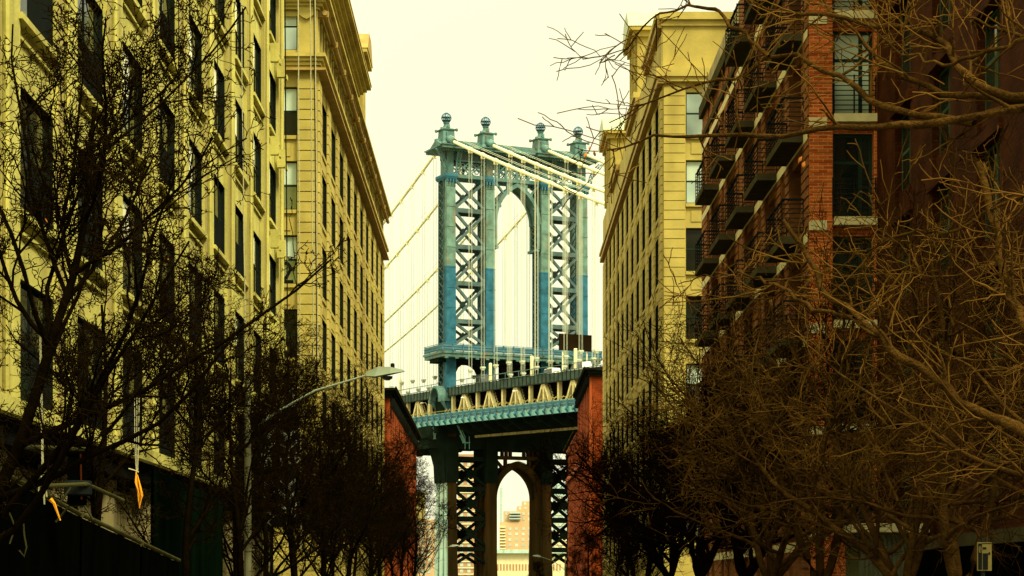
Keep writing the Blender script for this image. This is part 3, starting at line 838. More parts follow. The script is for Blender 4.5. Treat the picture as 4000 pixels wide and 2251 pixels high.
def shutter_booth():
    r = thing('metal_shutter_booth', 'grey ribbed metal shutter under a pale stone ledge between two tan trunks', 'shutter', (9.6, 52, 0))
    b = MB(); b.box(9.2, 10.9, 52, 54, 0, 3.0)
    for i in range(14): b.box(9.25 + i * .115, 9.31 + i * .115, 51.95, 51.998, 1.8, 2.85)
    b.build('shutter', M['shutter'], r)
    b = MB(); b.box(8.7, 10.93, 51.7, 54.2, 3.0, 3.22); b.build('ledge', M['limestone'], r)
shutter_booth()

# ------------------------------------------------------------------ red warehouses by the river
def red_warehouse(side, label, Y0, Y1, zt, low=None):
    sgn = -1 if side == 'left' else 1
    r = thing('red_warehouse', label, 'building', (sgn * 9.0, Y0, 0))
    T, fl = left_wall(9.0, Y0) if side == 'left' else right_wall(9.0, Y0)
    rot = RL if side == 'left' else RR
    segs = [(0, (low[0] if low else Y1) - Y0, zt)] + ([(low[0] - Y0, Y1 - Y0, low[1])] if low else [])
    kind = window_kind(1.35, 2.0, .28, rails=(.5,), frame_mat='frame_black', pane_mat='glass_dull', sill='red_pilaster')
    for a0, a1, z1 in segs:
        n = max(2, int(round((a1 - a0) / 3.6))); bay = (a1 - a0) / n
        Ts = (lambda x, y, z, T=T, a0=a0: T(x + a0, y, z))
        floors = [(2.0 + 3.3 * k, 4.0 + 3.3 * k) for k in range(int((z1 - 3.0) / 3.3))]
        bays = [(i * bay + bay / 2 - .68, i * bay + bay / 2 + .68) for i in range(n)]
        w = MB(Ts, fl); facade(w, a1 - a0, bays, floors, 0, z1 - .8, .5, .04)
        w.box(0 if a0 else .3, a1 - a0, .5, 16, 0, z1 - .8); w.build('wall', M['red_brick'], r)
        p = MB(Ts, fl)
        for i in range(n + 1):
            p.box(max(0, i * bay - .38), min(a1 - a0, i * bay + .38), -.24, -.002, 0, z1 - .8)
        p.build('pilasters', M['red_pilaster'], r)
        for i in range(n):
            p = MB(Ts, fl); p.box(i * bay + bay / 2 - 1.35, i * bay + bay / 2 - .75, -.2, -.002, 0, z1 - .8); p.build('gap_strip', M['dark_red'], r)  # added strip: the dark of recessed gaps put into its colour
        for a, b in bays:
            for f0, f1 in floors: add_window(r, kind, Ts((a + b) / 2, 0, f0), rot)
        c = MB(Ts, fl); cornice(c, 0, a1 - a0, 0, z1 - .78, z1, 0.75 if z1 == zt else .4)
        if z1 == zt:
            for i in range(int((a1 - a0) / 1.2)): c.box(i * 1.2 + .3, i * 1.2 + .6, -.6, -.25, z1 - 1.5, z1 - .785)
        c.build('cornice', M['frame_black'] if z1 == zt else M['red_pilaster'], r)
        c = MB(Ts, fl); c.box(-.8, a1 - a0 + .3, -.82, -.70, z1 + .003, z1 + .09); c.build('gutter', M['pipe_olive'], r)
    F, ff = front_wall(Y0 - .045)
    xa, xb = sorted((sgn * 9.003, sgn * 25))
    w = MB(F, ff); w.box(xa, xb, 0, .299, 0, zt - .8); w.build('end_wall', M['red_brick'], r)
    q = MB(F, ff)
    for i in range(3): q.box(*sorted((sgn * 8.6, sgn * 25)), -.25 - .2 * i, .2, zt - .78 + .26 * i, zt - .78 + .26 * (i + 1) - .003)
    q.build('end_cornice', M['frame_black'], r)
    if low:
        p = MB(T, fl); p.box(low[0] - Y0 - 10, Y1 - Y0, -.5, -.25, 13.8, 14.5); p.build('string_course', M['red_pilaster'], r)
    return r, T, fl
red_warehouse('right', 'tall red brick warehouse with a black bracketed cornice, beside the buff stone warehouse', 193.0, 252.6, 22.0, (221.5, 18.0))
r_, T_, f_ = red_warehouse('left', 'red brick warehouse with a heavy black eave, under the left end of the bridge deck', 168.0, 223.6, 17.7)
o = MB(T_, f_); o.box(56.2, 60.5, -1.05, 3.0, 8.6, 11.6); o.build('oriel', M['pale_render'], r_)
o = MB(T_, f_); o.box(56.0, 60.7, -1.3, 3.2, 11.603, 11.9); o.box(56.3, 60.3, -.6, 2.8, 8.2, 8.597); o.build('oriel_cap', M['flashing'], r_)
# ------------------------------------------------------------------ the suspension bridge
# its own frame: x across the deck, y along it (away from us), origin under the tower's centre
BR_C = (3.33, 411.2, 0.0)
BR_A = math.atan2(0.421, 0.907)
def b2w(x, y, z):
    c, s = math.cos(BR_A), math.sin(BR_A)
    return Vector((BR_C[0] + x * c - y * s, BR_C[1] + x * s + y * c, z))
def zd(y): return 0.031 * y if y < 0 else 0.018 * y - 0.00004 * y * y
CS = [-14.63, -6.1, 6.1, 14.63]

def cable_z(y):
    if y < 0: return 89.75 + 0.3857 * y + 0.000358 * y * y
    return 89.75 - 0.37 * y + 0.00083 * y * y

bridge = thing('suspension_bridge', 'steel suspension bridge with blue green tower, pale cables and cream trussed deck', 'bridge', BR_C, BR_A, local=True)

def bridge_tower():
    bx = MB()
    bx.box(-17.0, 17.0, -3.6, 3.4, -6, 1.2)
    tower = bx.build('tower', M['concrete_dark'], bridge)
    def part(mb, name, mat, smooth=False): return mb.build(name, M[mat], tower, smooth)
    # columns above the deck: front box, laced side, rear plate
    for cs in CS:
        c = MB()
        c.frust(cs + .12, -1.55, 46.0, 82.0, 1.03, .62, .92, .55)
        c.frust(cs + .12, -1.55, 33.0, 45.995, 1.08, .66, 1.03, .62)
        for z in range(36, 82, 4): c.box(cs - .93, cs + 1.17, -2.20, -2.15, z, z + .14)
        part(c, 'column', 'column_paint')
        c = MB()
        for sx in (-.98,):
            c.box(cs + sx, cs + sx + .10, 1.5, 1.85, 33, 82)
            c.box(cs + sx, cs + sx + .10, -.9, -.62, 33, 82)
            z, up = 33.0, True
            while z < 81.5:
                c.beam((cs + sx + .05, -.75, z), (cs + sx + .05, 1.65, z + 1.5), .09, .2, (1, 0, 0))
                c.beam((cs + sx + .05, 1.65, z), (cs + sx + .05, -.75, z + 1.5), .07, .2, (1, 0, 0))
                z += 1.5
        part(c, 'column_lacing', 'frame_steel')
        c = MB(); c.frust(cs + .1, 2.0, 33, 82, .95, .13, .85, .13); part(c, 'rear_column', 'column_paint')
        # blue collar
        c = MB(); c.frust(cs + .1, 0, 81.4, 81.9, 1.1, 2.4, 1.4, 2.6); c.box(cs - 1.25, cs + 1.45, -2.6, 2.6, 81.9, 82.4)
        for i in range(4): c.box(cs - 1.05 + i * .62, cs - .75 + i * .62, -2.75, -2.3, 80.7, 81.3)
        part(c, 'collar', 'blue_paint')
        # frieze stage of the column: plain middle, laced consoles flaring to the cornice
        c = MB(); c.box(cs - .45, cs + .75, -1.9, 1.9, 82.5, 87.0)
        for sx in (-1.35, 1.15):
            pts = [(cs + sx + math.copysign(t * t * 1.0, sx) * (2.1 if abs(cs) > 10 and sx * cs > 0 else .25), -2.1 - .7 * t * t, 82.5 + 4.4 * t) for t in [k / 6 for k in range(7)]]
            for p, q in zip(pts[:-1], pts[1:]):
                c.beam(p, q, .22, .22)
                c.beam((p[0] + .75, p[1], p[2]), (q[0] + .75, q[1], q[2]), .2, .2)
                c.beam((p[0] + .1, p[1], p[2]), (q[0] + .65, q[1], q[2]), .1, .12)
                c.beam((p[0] + .65, p[1], p[2]), (q[0] + .1, q[1], q[2]), .1, .12)
        part(c, 'frieze_console', 'teal')
        # finial: flared pedestal, scroll cap, neck
        c = MB()
        for (z0, z1, a0, b0, a1, b1) in ((87.6, 88.2, 2.2, 2.7, 1.75, 2.2), (88.2, 89.0, 1.75, 2.2, 1.3, 1.55), (89.0, 91.1, 1.3, 1.4, 1.18, 1.2),
                                          (91.1, 91.35, 1.3, 1.35, 1.45, 1.5), (91.35, 91.6, 1.5, 1.5, 1.0, 1.0)):
            c.frust(cs, 0, z0, z1, a0, b0, a1, b1)
        for sx in (-1.6, 1.6):
            for sy in (-1.4, 1.4): c.lathe([(.05, 90.95), (.3, 91.1), (.3, 91.45), (.05, 91.6)], cs + sx, sy, 8)
        c.lathe([(.98, 91.6), (.75, 91.9), (.55, 92.3), (.5, 92.6), (.68, 92.75), (.62, 92.85)], cs, 0, 14)
        c.box(cs - .55, cs + .55, -1.5, -1.36, 89.5, 90.8)
        c.box(cs - .25, cs + .25, -1.25, -1.0, 91.6, 92.3)
        fin = part(c, 'finial', 'teal')
        c = MB(); c.tube([(cs, -3.4, cable_z(-3.4) - .05), (cs, -1.2, 89.5), (cs, 3.0, cable_z(3))], [.62, .75, .6], 12)
        c.tube([(cs, -3.75, cable_z(-3.75)), (cs, -3.35, cable_z(-3.35))], [.66, .66], 14)
        part(c, 'saddle_housing', 'teal')
        # open-ribbed globe
        c = MB()
        R, zc = .98, 93.75
        for k in range(14):
            a = 2 * math.pi * k / 14
            pts = [(cs + R * math.sin(t) * math.cos(a), R * math.sin(t) * math.sin(a), zc + R * math.cos(t)) for t in [.12 + j * (math.pi - .24) / 9 for j in range(10)]]
            c.tube(pts, .055, 4)
        for zz in (-.45, .1): c.lathe([(math.sqrt(R * R - zz * zz) + .03, zc + zz - .04), (math.sqrt(R * R - zz * zz) + .03, zc + zz + .04)], cs, 0, 20)
        c.lathe([(.12, zc + .93), (.42, zc + .9), (.36, zc + 1.02), (.05, zc + 1.1)], cs, 0, 10)
        c.lathe([(.3, zc - 1.02), (.62, zc - .75), (.5, zc - .7)], cs, 0, 12)
        part(c, 'globe', 'blue_paint')
    # cornice with sloping ribbed roof
    c = MB()
    c.box(-17.0, 17.0, -3.0, 3.0, 86.95, 87.15); c.box(-17.4, 17.4, -3.4, 3.4, 87.15, 87.35); c.box(-17.7, 17.7, -3.7, 3.7, 87.35, 87.6)
    for cs in CS: c.box(cs - 2.6, cs + 2.6, -4.3, 4.3, 87.05, 87.595); c.box(cs - 2.9, cs + 2.9, -4.6, 4.6, 87.597, 87.72)
    for i in range(60):
        xx = -16.8 + i * .57; c.box(xx, xx + .25, -3.32, -3.0, 86.7, 86.947)
    part(c, 'cornice', 'teal')
    c = MB()
    pr = [(-3.6, 87.603), (3.6, 87.603), (.5, 89.0), (.5, 89.4), (-.5, 89.4), (-.5, 89.0)]
    c.extr_x(pr, -17.0, 17.0)
    for i in range(58):
        xx = -16.4 + i * .575; c.beam((xx, -3.3, 87.8), (xx, -.62, 89.02), .12, .16)
    part(c, 'ridge_roof', 'teal')
    # frieze: deep box, beams, crossed lattice with rings
    c = MB(); c.box(-15.5, 15.5, -1.2, 1.2, 85.4, 86.945); c.box(-13.2, 13.2, -.9, 1.8, 84.7, 85.39); part(c, 'frieze_box', 'frame_steel')
    c = MB(); c.box(-13.4, 13.4, -2.1, -1.5, 81.75, 82.45); c.box(-13.4, 13.4, 1.5, 2.1, 81.75, 82.45); c.box(-13.4, 13.4, -1.7, -1.2, 85.1, 85.38); part(c, 'frieze_beam', 'teal')
    for a, b, n in ((-13.3, -7.3, 2), (-4.9, 4.9, 4), (7.3, 13.3, 2)):
        c = MB(); w = (b - a) / n
        for i in range(n):
            x0, x1 = a + i * w, a + (i + 1) * w
            for yy in (-1.6, 1.6):
                c.beam((x0, yy, 82.5), (x1, yy, 85.1), .2, .26, (0, 1, 0)); c.beam((x1, yy - .12, 82.5), (x0, yy - .12, 85.1), .16, .26, (0, 1, 0))
                if i: c.box(x0 - .2, x0 + .2, yy - .16, yy + .16, 82.5, 85.1)
            for (rx, rz) in ((.5, .26), (.5, .74), (.2, .5), (.8, .5)):
                cx, cz = x0 + rx * w, 82.5 + rz * 2.6
                pts = [(cx + .42 * math.cos(t), -1.6, cz + .34 * math.sin(t)) for t in [k * math.pi / 5 for k in range(11)]]
                c.tube(pts, .1, 4)
        part(c, 'frieze_lattice', 'teal')
    # struts and crossed braces of the two side bays
    ST = [75.4, 68.2, 61.0, 53.5]
    lev = [81.75] + ST + [48.6]
    for a, b in ((-13.45, -7.05), (7.05, 13.55)):
        for z in ST:
            c = MB(); c.box(a, b, -1.95, -1.35, z - .42, z + .42); c.box(a, b, 1.7, 2.2, z - .42, z + .42)
            c.box(a, b, -1.34, 1.69, z + .2, z + .3); part(c, 'strut', 'frame_steel')
        for z1, z0 in zip(lev[:-1], lev[1:]):
            z1, z0 = z1 - .42, z0 + .42
            c = MB()
            for yy, ww in ((-1.65, .44), (1.95, .24)):
                c.beam((a, yy, z0), (b, yy, z1), .5, ww, (0, 1, 0)); c.beam((a, yy + .06, z1), (b, yy + .06, z0), .5, ww, (0, 1, 0))
                c.extr_y([((a + b) / 2 - .6, (z0 + z1) / 2), ((a + b) / 2, (z0 + z1) / 2 - .75), ((a + b) / 2 + .6, (z0 + z1) / 2), ((a + b) / 2, (z0 + z1) / 2 + .75)], yy - .3, yy + .32)
                for (xx, sx) in ((a, 1), (b, -1)):
                    for (zz, sz) in ((z0, 1), (z1, -1)):
                        tri = [(xx, zz), (xx + sx * .6, zz), (xx, zz + sz * .8)]
                        if sx * sz < 0: tri = tri[::-1]
                        c.extr_y(tri, yy - .28, yy + .28)
            part(c, 'cross_brace', 'frame_steel')
    # pointed arch of the middle bay
    def arch(mb, a, h, zs, th, y0, y1, n=14, grow=1.0):
        cc = (h * h - a * a) / (2 * a); R = a + cc
        def half(R_):
            tmax = math.acos(cc / R_)
            return [(cc - R_ * math.cos(t), zs + R_ * math.sin(t)) for t in [tmax * k / n for k in range(n + 1)]]
        i_, o_ = half(R), half(R + th)
        o_ = [(x, z) for x, z in o_]
        for k in range(n):
            q = [i_[k], i_[k + 1], o_[k + 1], o_[k]]
            mb.extr_y(q, y0, y1); mb.extr_y([(-x, z) for x, z in q][::-1], y0, y1)
        return i_, o_
    c = MB(); arch(c, 4.45, 7.0, 73.9, .75, -2.1, -1.4); arch(c, 4.45, 7.0, 73.9, .6, 1.2, 1.9)
    arch(c, 4.75, 7.3, 73.9, .2, -1.39, 1.19)
    for s in (-1, 1):
        c.box(min(s * 4.45, s * 5.0), max(s * 4.45, s * 5.0), -2.1, -1.7, 68.9, 73.9); c.box(min(s * 4.6, s * 5.0), max(s * 4.6, s * 5.0), 1.4, 1.9, 68.9, 73.9)
        for k in range(4): c.beam((s * 4.6, -1.6, 69 + k * 1.25), (s * 4.6, 1.3, 70.25 + k * 1.25), .1, .14, (1, 0, 0)); c.beam((s * 4.6, 1.3, 69 + k * 1.25), (s * 4.6, -1.6, 70.25 + k * 1.25), .08, .14, (1, 0, 0))
    part(c, 'arch', 'teal')
    c = MB()
    for s in (-1, 1):
        c.beam((s * 4.9, -1.7, 81.7), (s * 2.6, -1.7, 79.1), .35, .55, (0, 1, 0))
        c.box(min(s * 4.9, s * 3.5), max(s * 4.9, s * 3.5), -1.9, -1.4, 76.7, 77.2)
        c.box(s * 2.0 - .3, s * 2.0 + .3, -1.9, -1.4, 79.4, 81.74)
        c.box(min(s * 4.95, s * 4.15), max(s * 4.95, s * 4.15), -1.95, 2.0, 68.4, 68.9)
    part(c, 'arch_spandrel', 'teal')
    # maintenance platform with railing and brackets
    c = MB(); c.box(-17.6, 17.6, -4.8, 4.8, 46.75, 47.2); c.box(-17.4, 17.4, -4.6, 4.6, 46.1, 46.745)
    for i in range(16):
        xx = -16.6 + i * 2.2; c.box(xx - .35, xx + .35, -4.75, -4.4, 45.75, 46.095)
    part(c, 'platform', 'teal')
    c = MB()
    for zz in (47.6, 48.1, 48.65):
        c.beam((-17.5, -4.75, zz), (17.5, -4.75, zz), .09, .09); c.beam((-17.5, 4.75, zz), (17.5, 4.75, zz), .09, .09)
        for s in (-17.5, 17.5): c.beam((s, -4.75, zz), (s, 4.75, zz), .09, .09)
    for i in range(17):
        xx = -17.5 + i * 2.1875
        c.tube([(xx, -5.05, 47.0), (xx, -4.85, 47.4), (xx, -4.7, 47.9), (xx, -4.85, 48.7)], .13, 5)
    c.box(-17.45, 17.45, -4.70, -4.66, 47.3, 48.5)
    for s in (-17.45, 17.41): c.box(s, s + .04, -4.6, 4.6, 47.3, 48.5)
    part(c, 'platform_railing', 'rail_blue')
    # portals between platform and deck
    c = MB()
    c.box(-17.2, 17.2, -2.0, 2.4, 45.3, 46.09)
    for (a, b) in ((-13.6, -7.0), (7.0, 13.6)):
        for xx, sg in ((a, 1), (b, -1)):
            pr = [(xx, 45.3), (xx, 42.0), (xx + sg * .35, 43.2), (xx + sg * .9, 44.3), (xx + sg * 1.8, 45.0), (xx + sg * 2.9, 45.3)]
            c.extr_y(pr if sg > 0 else pr[::-1], -1.4, 1.6)
    part(c, 'portal_girder', 'under_steel')
    c = MB(); c.box(-3.0, 13.4, -.6, .6, 39.0, 45.29); part(c, 'portal_screen', 'brown_panel')
    c = MB(); c.box(-8.2, -4.9, -2.4, .2, 40.4, 43.2); part(c, 'control_cabin', 'grey_truck')
    # legs below the deck
    for i, cs in enumerate(CS):
        c = MB()
        for (z0, z1, a0, b0, a1, b1) in ((-4, 6, 1.15, 3.9, 1.02, 3.2), (6, 18, 1.02, 3.2, .95, 2.9), (18, 33, .95, 2.9, .92, 2.8)):
            c.frust(cs, 0, z0, z1, a0, b0, a1, b1)
        part(c, 'leg', 'rust_steel')
        c = MB()
        for (ya, yb) in ((-2.6, -1.5), (-.9, .5), (1.2, 2.4)):
            c.add([(cs - 1.36, ya * 1.3, -4), (cs - 1.0, ya * 1.3, -4), (cs - 1.0, yb * 1.3, -4), (cs - 1.36, yb * 1.3, -4),
                   (cs - 1.16, ya, 21.5), (cs - .9, ya, 21.5), (cs - .9, yb, 21.5), (cs - 1.16, yb, 21.5)],
                  [(0, 3, 2, 1), (4, 5, 6, 7), (0, 1, 5, 4), (1, 2, 6, 5), (2, 3, 7, 6), (3, 0, 4, 7)])
        part(c, 'leg_rib', 'ribs_pale' if i == 0 else 'rust_steel')  # outer leg's ribs paler: light on its open side put into colour
        if i == 0:
            c = MB()
            c.box(cs - 1.3, cs - .9, .1, 1.1, 21.5, 31)
            part(c, 'leg_rib', 'ribs_pale')
        c = MB()
        c.box(cs - 1.25, cs + 1.25, -3.2, 3.1, 21.6, 30.5)
        for sg in ((-1,) if cs < -10 else (1,) if cs > 10 else ()):
            prof = [(cs + sg * 1.2, 21.5), (cs + sg * 1.5, 21.5), (cs + sg * 1.7, 25), (cs + sg * 2.4, 27.5), (cs + sg * 3.7, 29.3), (cs + sg * 5.3, 30.2), (cs + sg * 5.3, 31.2), (cs + sg * 1.2, 31.2)]
            if sg < 0: prof = prof[::-1]
            c.extr_y(prof, -2.8, 2.6)
        part(c, 'leg_capital', 'under_steel')
    c = MB(); c.box(-19.5, 19.5, -2.7, 2.5, 28.2, 32.6); c.box(-18.5, 18.5, -3.3, -2.71, 31.2, 32.6); part(c, 'cross_girder', 'under_steel')
    LST = [26.3, 20.4, 14.5, 8.5]
    for a, b in ((-13.7, -7.0), (7.0, 13.7)):
        for z in LST:
            c = MB(); c.box(a, b, -2.6, -1.9, z - .45, z + .45); c.box(a, b, 1.9, 2.5, z - .45, z + .45); part(c, 'lower_strut', 'under_steel')
        for z1, z0 in zip(LST[:-1], LST[1:]):
            c = MB()
            for yy in (-2.25, 2.2):
                c.beam((a, yy, z0 + .45), (b, yy, z1 - .45), .5, .75, (0, 1, 0)); c.beam((a, yy + .05, z1 - .45), (b, yy + .05, z0 + .45), .5, .75, (0, 1, 0))
                m = ((a + b) / 2, (z0 + z1) / 2)
                c.extr_y([(m[0] - 1.2, m[1]), (m[0], m[1] - 1.1), (m[0] + 1.2, m[1]), (m[0], m[1] + 1.1)], yy - .3, yy + .32)
            part(c, 'lower_brace', 'under_steel')
        c = MB()
        m = (a + b) / 2
        for yy in (-2.25, 2.2):
            c.beam((a, yy, 5.6), (m, yy, 7.6), .5, .8, (0, 1, 0)); c.beam((m, yy + .04, 7.6), (b, yy + .04, 5.6), .5, .8, (0, 1, 0))
        part(c, 'lower_brace', 'under_steel')
    c = MB(); arch(c, 4.7, 6.3, 18.6, 1.2, -2.4, -1.2); arch(c, 4.7, 6.3, 18.6, 1.0, 1.2, 2.3)
    c.box(-5.2, -4.7, -2.4, 2.3, -4, 18.6); c.box(4.7, 5.2, -2.4, 2.3, -4, 18.6)
    c.box(-5.1, 5.1, -2.4, -1.2, 26.4, 27.1)
    for xx in (-4.6, -3.3, -2.4, -1.5, 1.5, 2.4, 3.3, 4.6): c.box(xx - .22, xx + .22, -2.2, -1.3, 27.1, 28.19)
    for s in (-1, 1):
        c.beam((s * 5.0, -1.8, 26.5), (s * 2.9, -1.8, 24.4), .5, .7, (0, 1, 0)); c.box(s * 2.6 - .25, s * 2.6 + .25, -2.2, -1.3, 24.6, 26.5)
    part(c, 'lower_arch', 'rust_steel')
bridge_tower()

def deck_strip(mb, s0, s1, z0, z1, y0, y1):
    n = max(1, int(abs(y1 - y0) / 40))
    for i in range(n):
        a, b = y0 + (y1 - y0) * i / n, y0 + (y1 - y0) * (i + 1) / n
        za, zb = zd(a), zd(b)
        mb.add([(s0, a, z0 + za), (s1, a, z0 + za), (s1, b, z0 + zb), (s0, b, z0 + zb), (s0, a, z1 + za), (s1, a, z1 + za), (s1, b, z1 + zb), (s0, b, z1 + zb)],
               [(0, 3, 2, 1), (4, 5, 6, 7), (0, 1, 5, 4), (1, 2, 6, 5), (2, 3, 7, 6), (3, 0, 4, 7)])

DY0, DY1 = -190.0, 448.0
def bridge_deck():
    d = MB(); deck_strip(d, -14.3, 14.3, 32.0, 32.7, DY0, DY1); deck_strip(d, -18.2, -14.35, 33.3, 33.7, DY0, DY1); deck_strip(d, 14.35, 18.2, 33.3, 33.7, DY0, DY1)
    deck = d.build('deck', M['under_steel'], bridge)
    def part(mb, name, mat): return mb.build(name, M[mat], deck)
    d = MB()
    y = -150
    while y < 120:
        z = zd(y)
        d.extr_y([(-18.0, 33.2 + z), (-14.5, 30.9 + z), (14.5, 30.9 + z), (18.0, 33.2 + z), (18.0, 33.28 + z), (-18.0, 33.28 + z)], y - .18, y + .18)
        y += 5.8
    part(d, 'floor_beam', 'under_steel')
    d = MB(); deck_strip(d, -18.45, -18.22, 32.75, 33.75, DY0, DY1); deck_strip(d, 18.22, 18.45, 32.75, 33.75, DY0, DY1); part(d, 'fascia', 'teal_light')
    d = MB(); deck_strip(d, -12.1, -11.7, 30.35, 30.8, -120, -8); part(d, 'inspection_rail', 'concrete_dark')
    # upper roadways and their dark mesh fences
    d = MB()
    for s in (-1, 1):
        a, b = sorted((s * 15.2, s * 6.6)); deck_strip(d, a, b, 39.0, 39.6, DY0, DY1)
    part(d, 'upper_roadway', 'under_steel')
    d = MB(); deck_strip(d, -15.32, -15.22, 38.75, 40.3, -150, 80); part(d, 'mesh_fence', 'fence_mesh')
    d = MB()
    y = -150
    while y < 80:
        z = zd(y); d.box(-15.42, -15.325, y, y + .12, 38.7 + z, 40.4 + z); y += 1.6
    deck_strip(d, -15.46, -15.325, 38.6, 38.75, -150, 80)
    part(d, 'fence_post', 'fence_post')
    d = MB(); deck_strip(d, -15.46, -15.2, 40.42, 40.52, -150, 80); deck_strip(d, -15.0, -14.95, 41.5, 41.62, -150, 80)
    y = -150
    while y < 80:
        z = zd(y); d.box(-15.02, -14.94, y, y + .1, 40.3 + z, 41.5 + z); y += 5.8
    part(d, 'guard_rail', 'teal')
    d = MB(); deck_strip(d, -11.3, -11.1, 32.7, 39.0, -150, 100); part(d, 'dark_backing', 'brown_panel')  # added dark sheet: shade among the deck beams put into colour
    # near stiffening truss, panel by panel
    P = 11.6
    for k in range(-9, 5):
        y = -9.3 + P * (k + 1)
        if abs(y + P / 2) < 3: pass
        z = zd(y)
        d = MB()
        top, bot = 38.7 + z, 33.6 + z
        for sgn in (-1, 1):
            d.beam((-14.75, y + sgn * .35, top), (-14.75, y + sgn * 3.5, bot), .5, .62, (1, 0, 0))
            for j in range(9):
                t0, t1 = j / 9, (j + 1) / 9
                d.beam((-14.0, y + sgn * (.35 + 3.15 * t0) + .28, top - 5.1 * t0), (-14.0, y + sgn * (.35 + 3.15 * t1) - .28, top - 5.1 * t1), .1, .16, (1, 0, 0))
        d.box(-14.98, -14.52, y - .3, y + .3, bot, top); d.box(-15.0, -14.5, y - .75, y + .75, top - .9, top)
        part(d, 'truss_panel', 'cream')
        d = MB(); yy = y + P / 2; z = zd(yy); d.box(-14.95, -14.3, yy - .32, yy + .32, 33.6 + z, 38.9 + z); part(d, 'truss_post', 'cream')
    # rest of the far trusses (only glimpsed)
    d = MB()
    for cs in CS[1:]:
        deck_strip(d, cs - .3, cs + .3, 33.0, 33.7, -150, 120); deck_strip(d, cs - .3, cs + .3, 38.4, 38.95, -150, 120)
        y = -150
        while y < 120:
            z, z2 = zd(y), zd(y + 5.8)
            d.beam((cs, y, 33.4 + z), (cs, y + 5.8, 38.6 + z2), .4, .5, (1, 0, 0)); d.beam((cs, y + 11.6, 33.4 + z), (cs, y + 5.8, 38.6 + z2), .4, .5, (1, 0, 0)); y += 11.6
    part(d, 'far_truss', 'rust_steel')
    # yellow footway railing
    d = MB()
    for zz in (34.5, 35.1, 35.75): deck_strip(d, -16.22, -16.15, zz, zz + .07, -150, 60)
    y = -110
    while y < 40:
        z = zd(y); d.tube([(-16.1, y, 33.7 + z), (-16.2, y, 34.6 + z), (-16.05, y, 35.5 + z), (-15.6, y, 36.1 + z)], .05, 4); y += 1.45
    part(d, 'footway_railing', 'yellow_rail')
    # blue outer railing: mesh, rails, cast brackets
    d = MB(); deck_strip(d, -18.36, -18.33, 33.85, 34.85, -150, 60); part(d, 'railing_mesh', 'rail_blue')
    d = MB(); deck_strip(d, -18.42, -18.3, 34.9, 35.02, -150, 60); deck_strip(d, -18.42, -18.3, 34.3, 34.36, -150, 60); part(d, 'railing_bar', 'teal_light')
    y = -84
    for i in range(42):
        z = zd(y); d = MB()
        d.tube([(-18.5, y, 32.6 + z), (-18.95, y, 33.3 + z), (-18.6, y, 34.0 + z), (-18.7, y, 35.05 + z)], [.1, .28, .16, .12], 5)
        part(d, 'railing_bracket', 'blue_paint'); y += 2.9
    # pale sleeves over the big hangers
    for (y, h) in ((-20.8, 4.2), (-38.7, 4.3), (-56.0, 4.4), (24, 4.2)):
        d = MB(); z = zd(y); d.lathe([(.3, 39.9 + z), (.3, 39.6 + z + h), (.22, 39.7 + z + h)], -14.63, y, 10); part(d, 'hanger_sleeve', 'cream_pole')
    # balcony, brackets and stair slung under the walkway by the near leg
    d = MB()
    d.box(-18.6, -18.3, -3.2, 9.5, 30.1, 30.9); d.box(-18.7, -18.2, -3.3, 9.6, 30.9, 31.05); d.box(-18.7, -18.2, -3.3, 9.6, 29.95, 30.09)
    for y in (-2.6, 1.6, 5.6, 9.2): d.tube([(-18.3, y, 32.8), (-18.7, y, 32.2), (-18.3, y, 31.6), (-18.75, y, 30.6)], .2, 6)
    part(d, 'slung_balustrade', 'teal')
    d = MB()
    for yy in (-3.3, -4.1):
        d.beam((-14.6, yy - 1.5, 32.6), (-13.1, yy - 1.5, 29.4), .12, .3)
        d.beam((-14.6, yy - 1.5, 33.6), (-13.1, yy - 1.5, 30.4), .08, .08)
    for k in range(8):
        t = k / 7; d.box(-14.7 + 1.5 * t, -14.4 + 1.5 * t, -5.55, -4.85, 32.5 - 3.1 * t, 32.58 - 3.1 * t)
    d.box(-13.2, -12.0, -5.7, -4.6, 29.2, 29.35); d.box(-13.1, -13.0, -5.6, -5.5, 28.0, 30.5); d.box(-12.2, -12.1, -5.6, -5.5, 28.0, 30.5)
    part(d, 'access_stair', 'teal_light')
    # barrel canopy round the near column at walkway level
    d = MB()
    n = 12
    pr_o = [(2.5 * math.cos(math.pi * k / n), 38.0 + 2.75 * math.sin(math.pi * k / n)) for k in range(n + 1)]
    pr_i = [(2.1 * math.cos(math.pi * k / n), 38.0 + 2.3 * math.sin(math.pi * k / n)) for k in range(n + 1)]
    for k in range(n): d.extr_x([pr_i[k], pr_o[k], pr_o[k + 1], pr_i[k + 1]], -17.0, -14.0)
    for k in range(n):
        q = [pr_i[k], pr_o[k], pr_o[k + 1], pr_i[k + 1]]
        d.extr_x([(y * .98, z - .06) for y, z in q], -17.3, -17.003)
        a = [(-14.0, pr_o[k][0], pr_o[k][1]), (-14.0, pr_o[k + 1][0], pr_o[k + 1][1]), (-13.1, pr_o[k + 1][0] * .75, 38 + (pr_o[k + 1][1] - 38) * .75), (-13.1, pr_o[k][0] * .75, 38 + (pr_o[k][1] - 38) * .75)]
        d.add(a, [(0, 1, 2, 3)])
    part(d, 'canopy', 'teal')
    for s in (-1, 1):
        ya, yb = sorted((s * 2.2, s * 2.75))
        d = MB(); d.box(-17.2, -13.2, ya, yb, 37.55, 38.0); d.box(-17.35, -17.0, ya - .1, yb + .1, 37.4, 38.05)
        d.tube([(-16.6, s * 2.4, 37.6), (-15.8, s * 2.4, 36.2), (-15.5, s * 2.4, 33.8)], [.45, .25, .35], 6)
        part(d, 'canopy_support', 'teal')
    d = MB(); d.box(-16.1, -13.2, -2.0, 2.0, 33.7, 38.6); part(d, 'column_casing', 'under_steel')
bridge_deck()

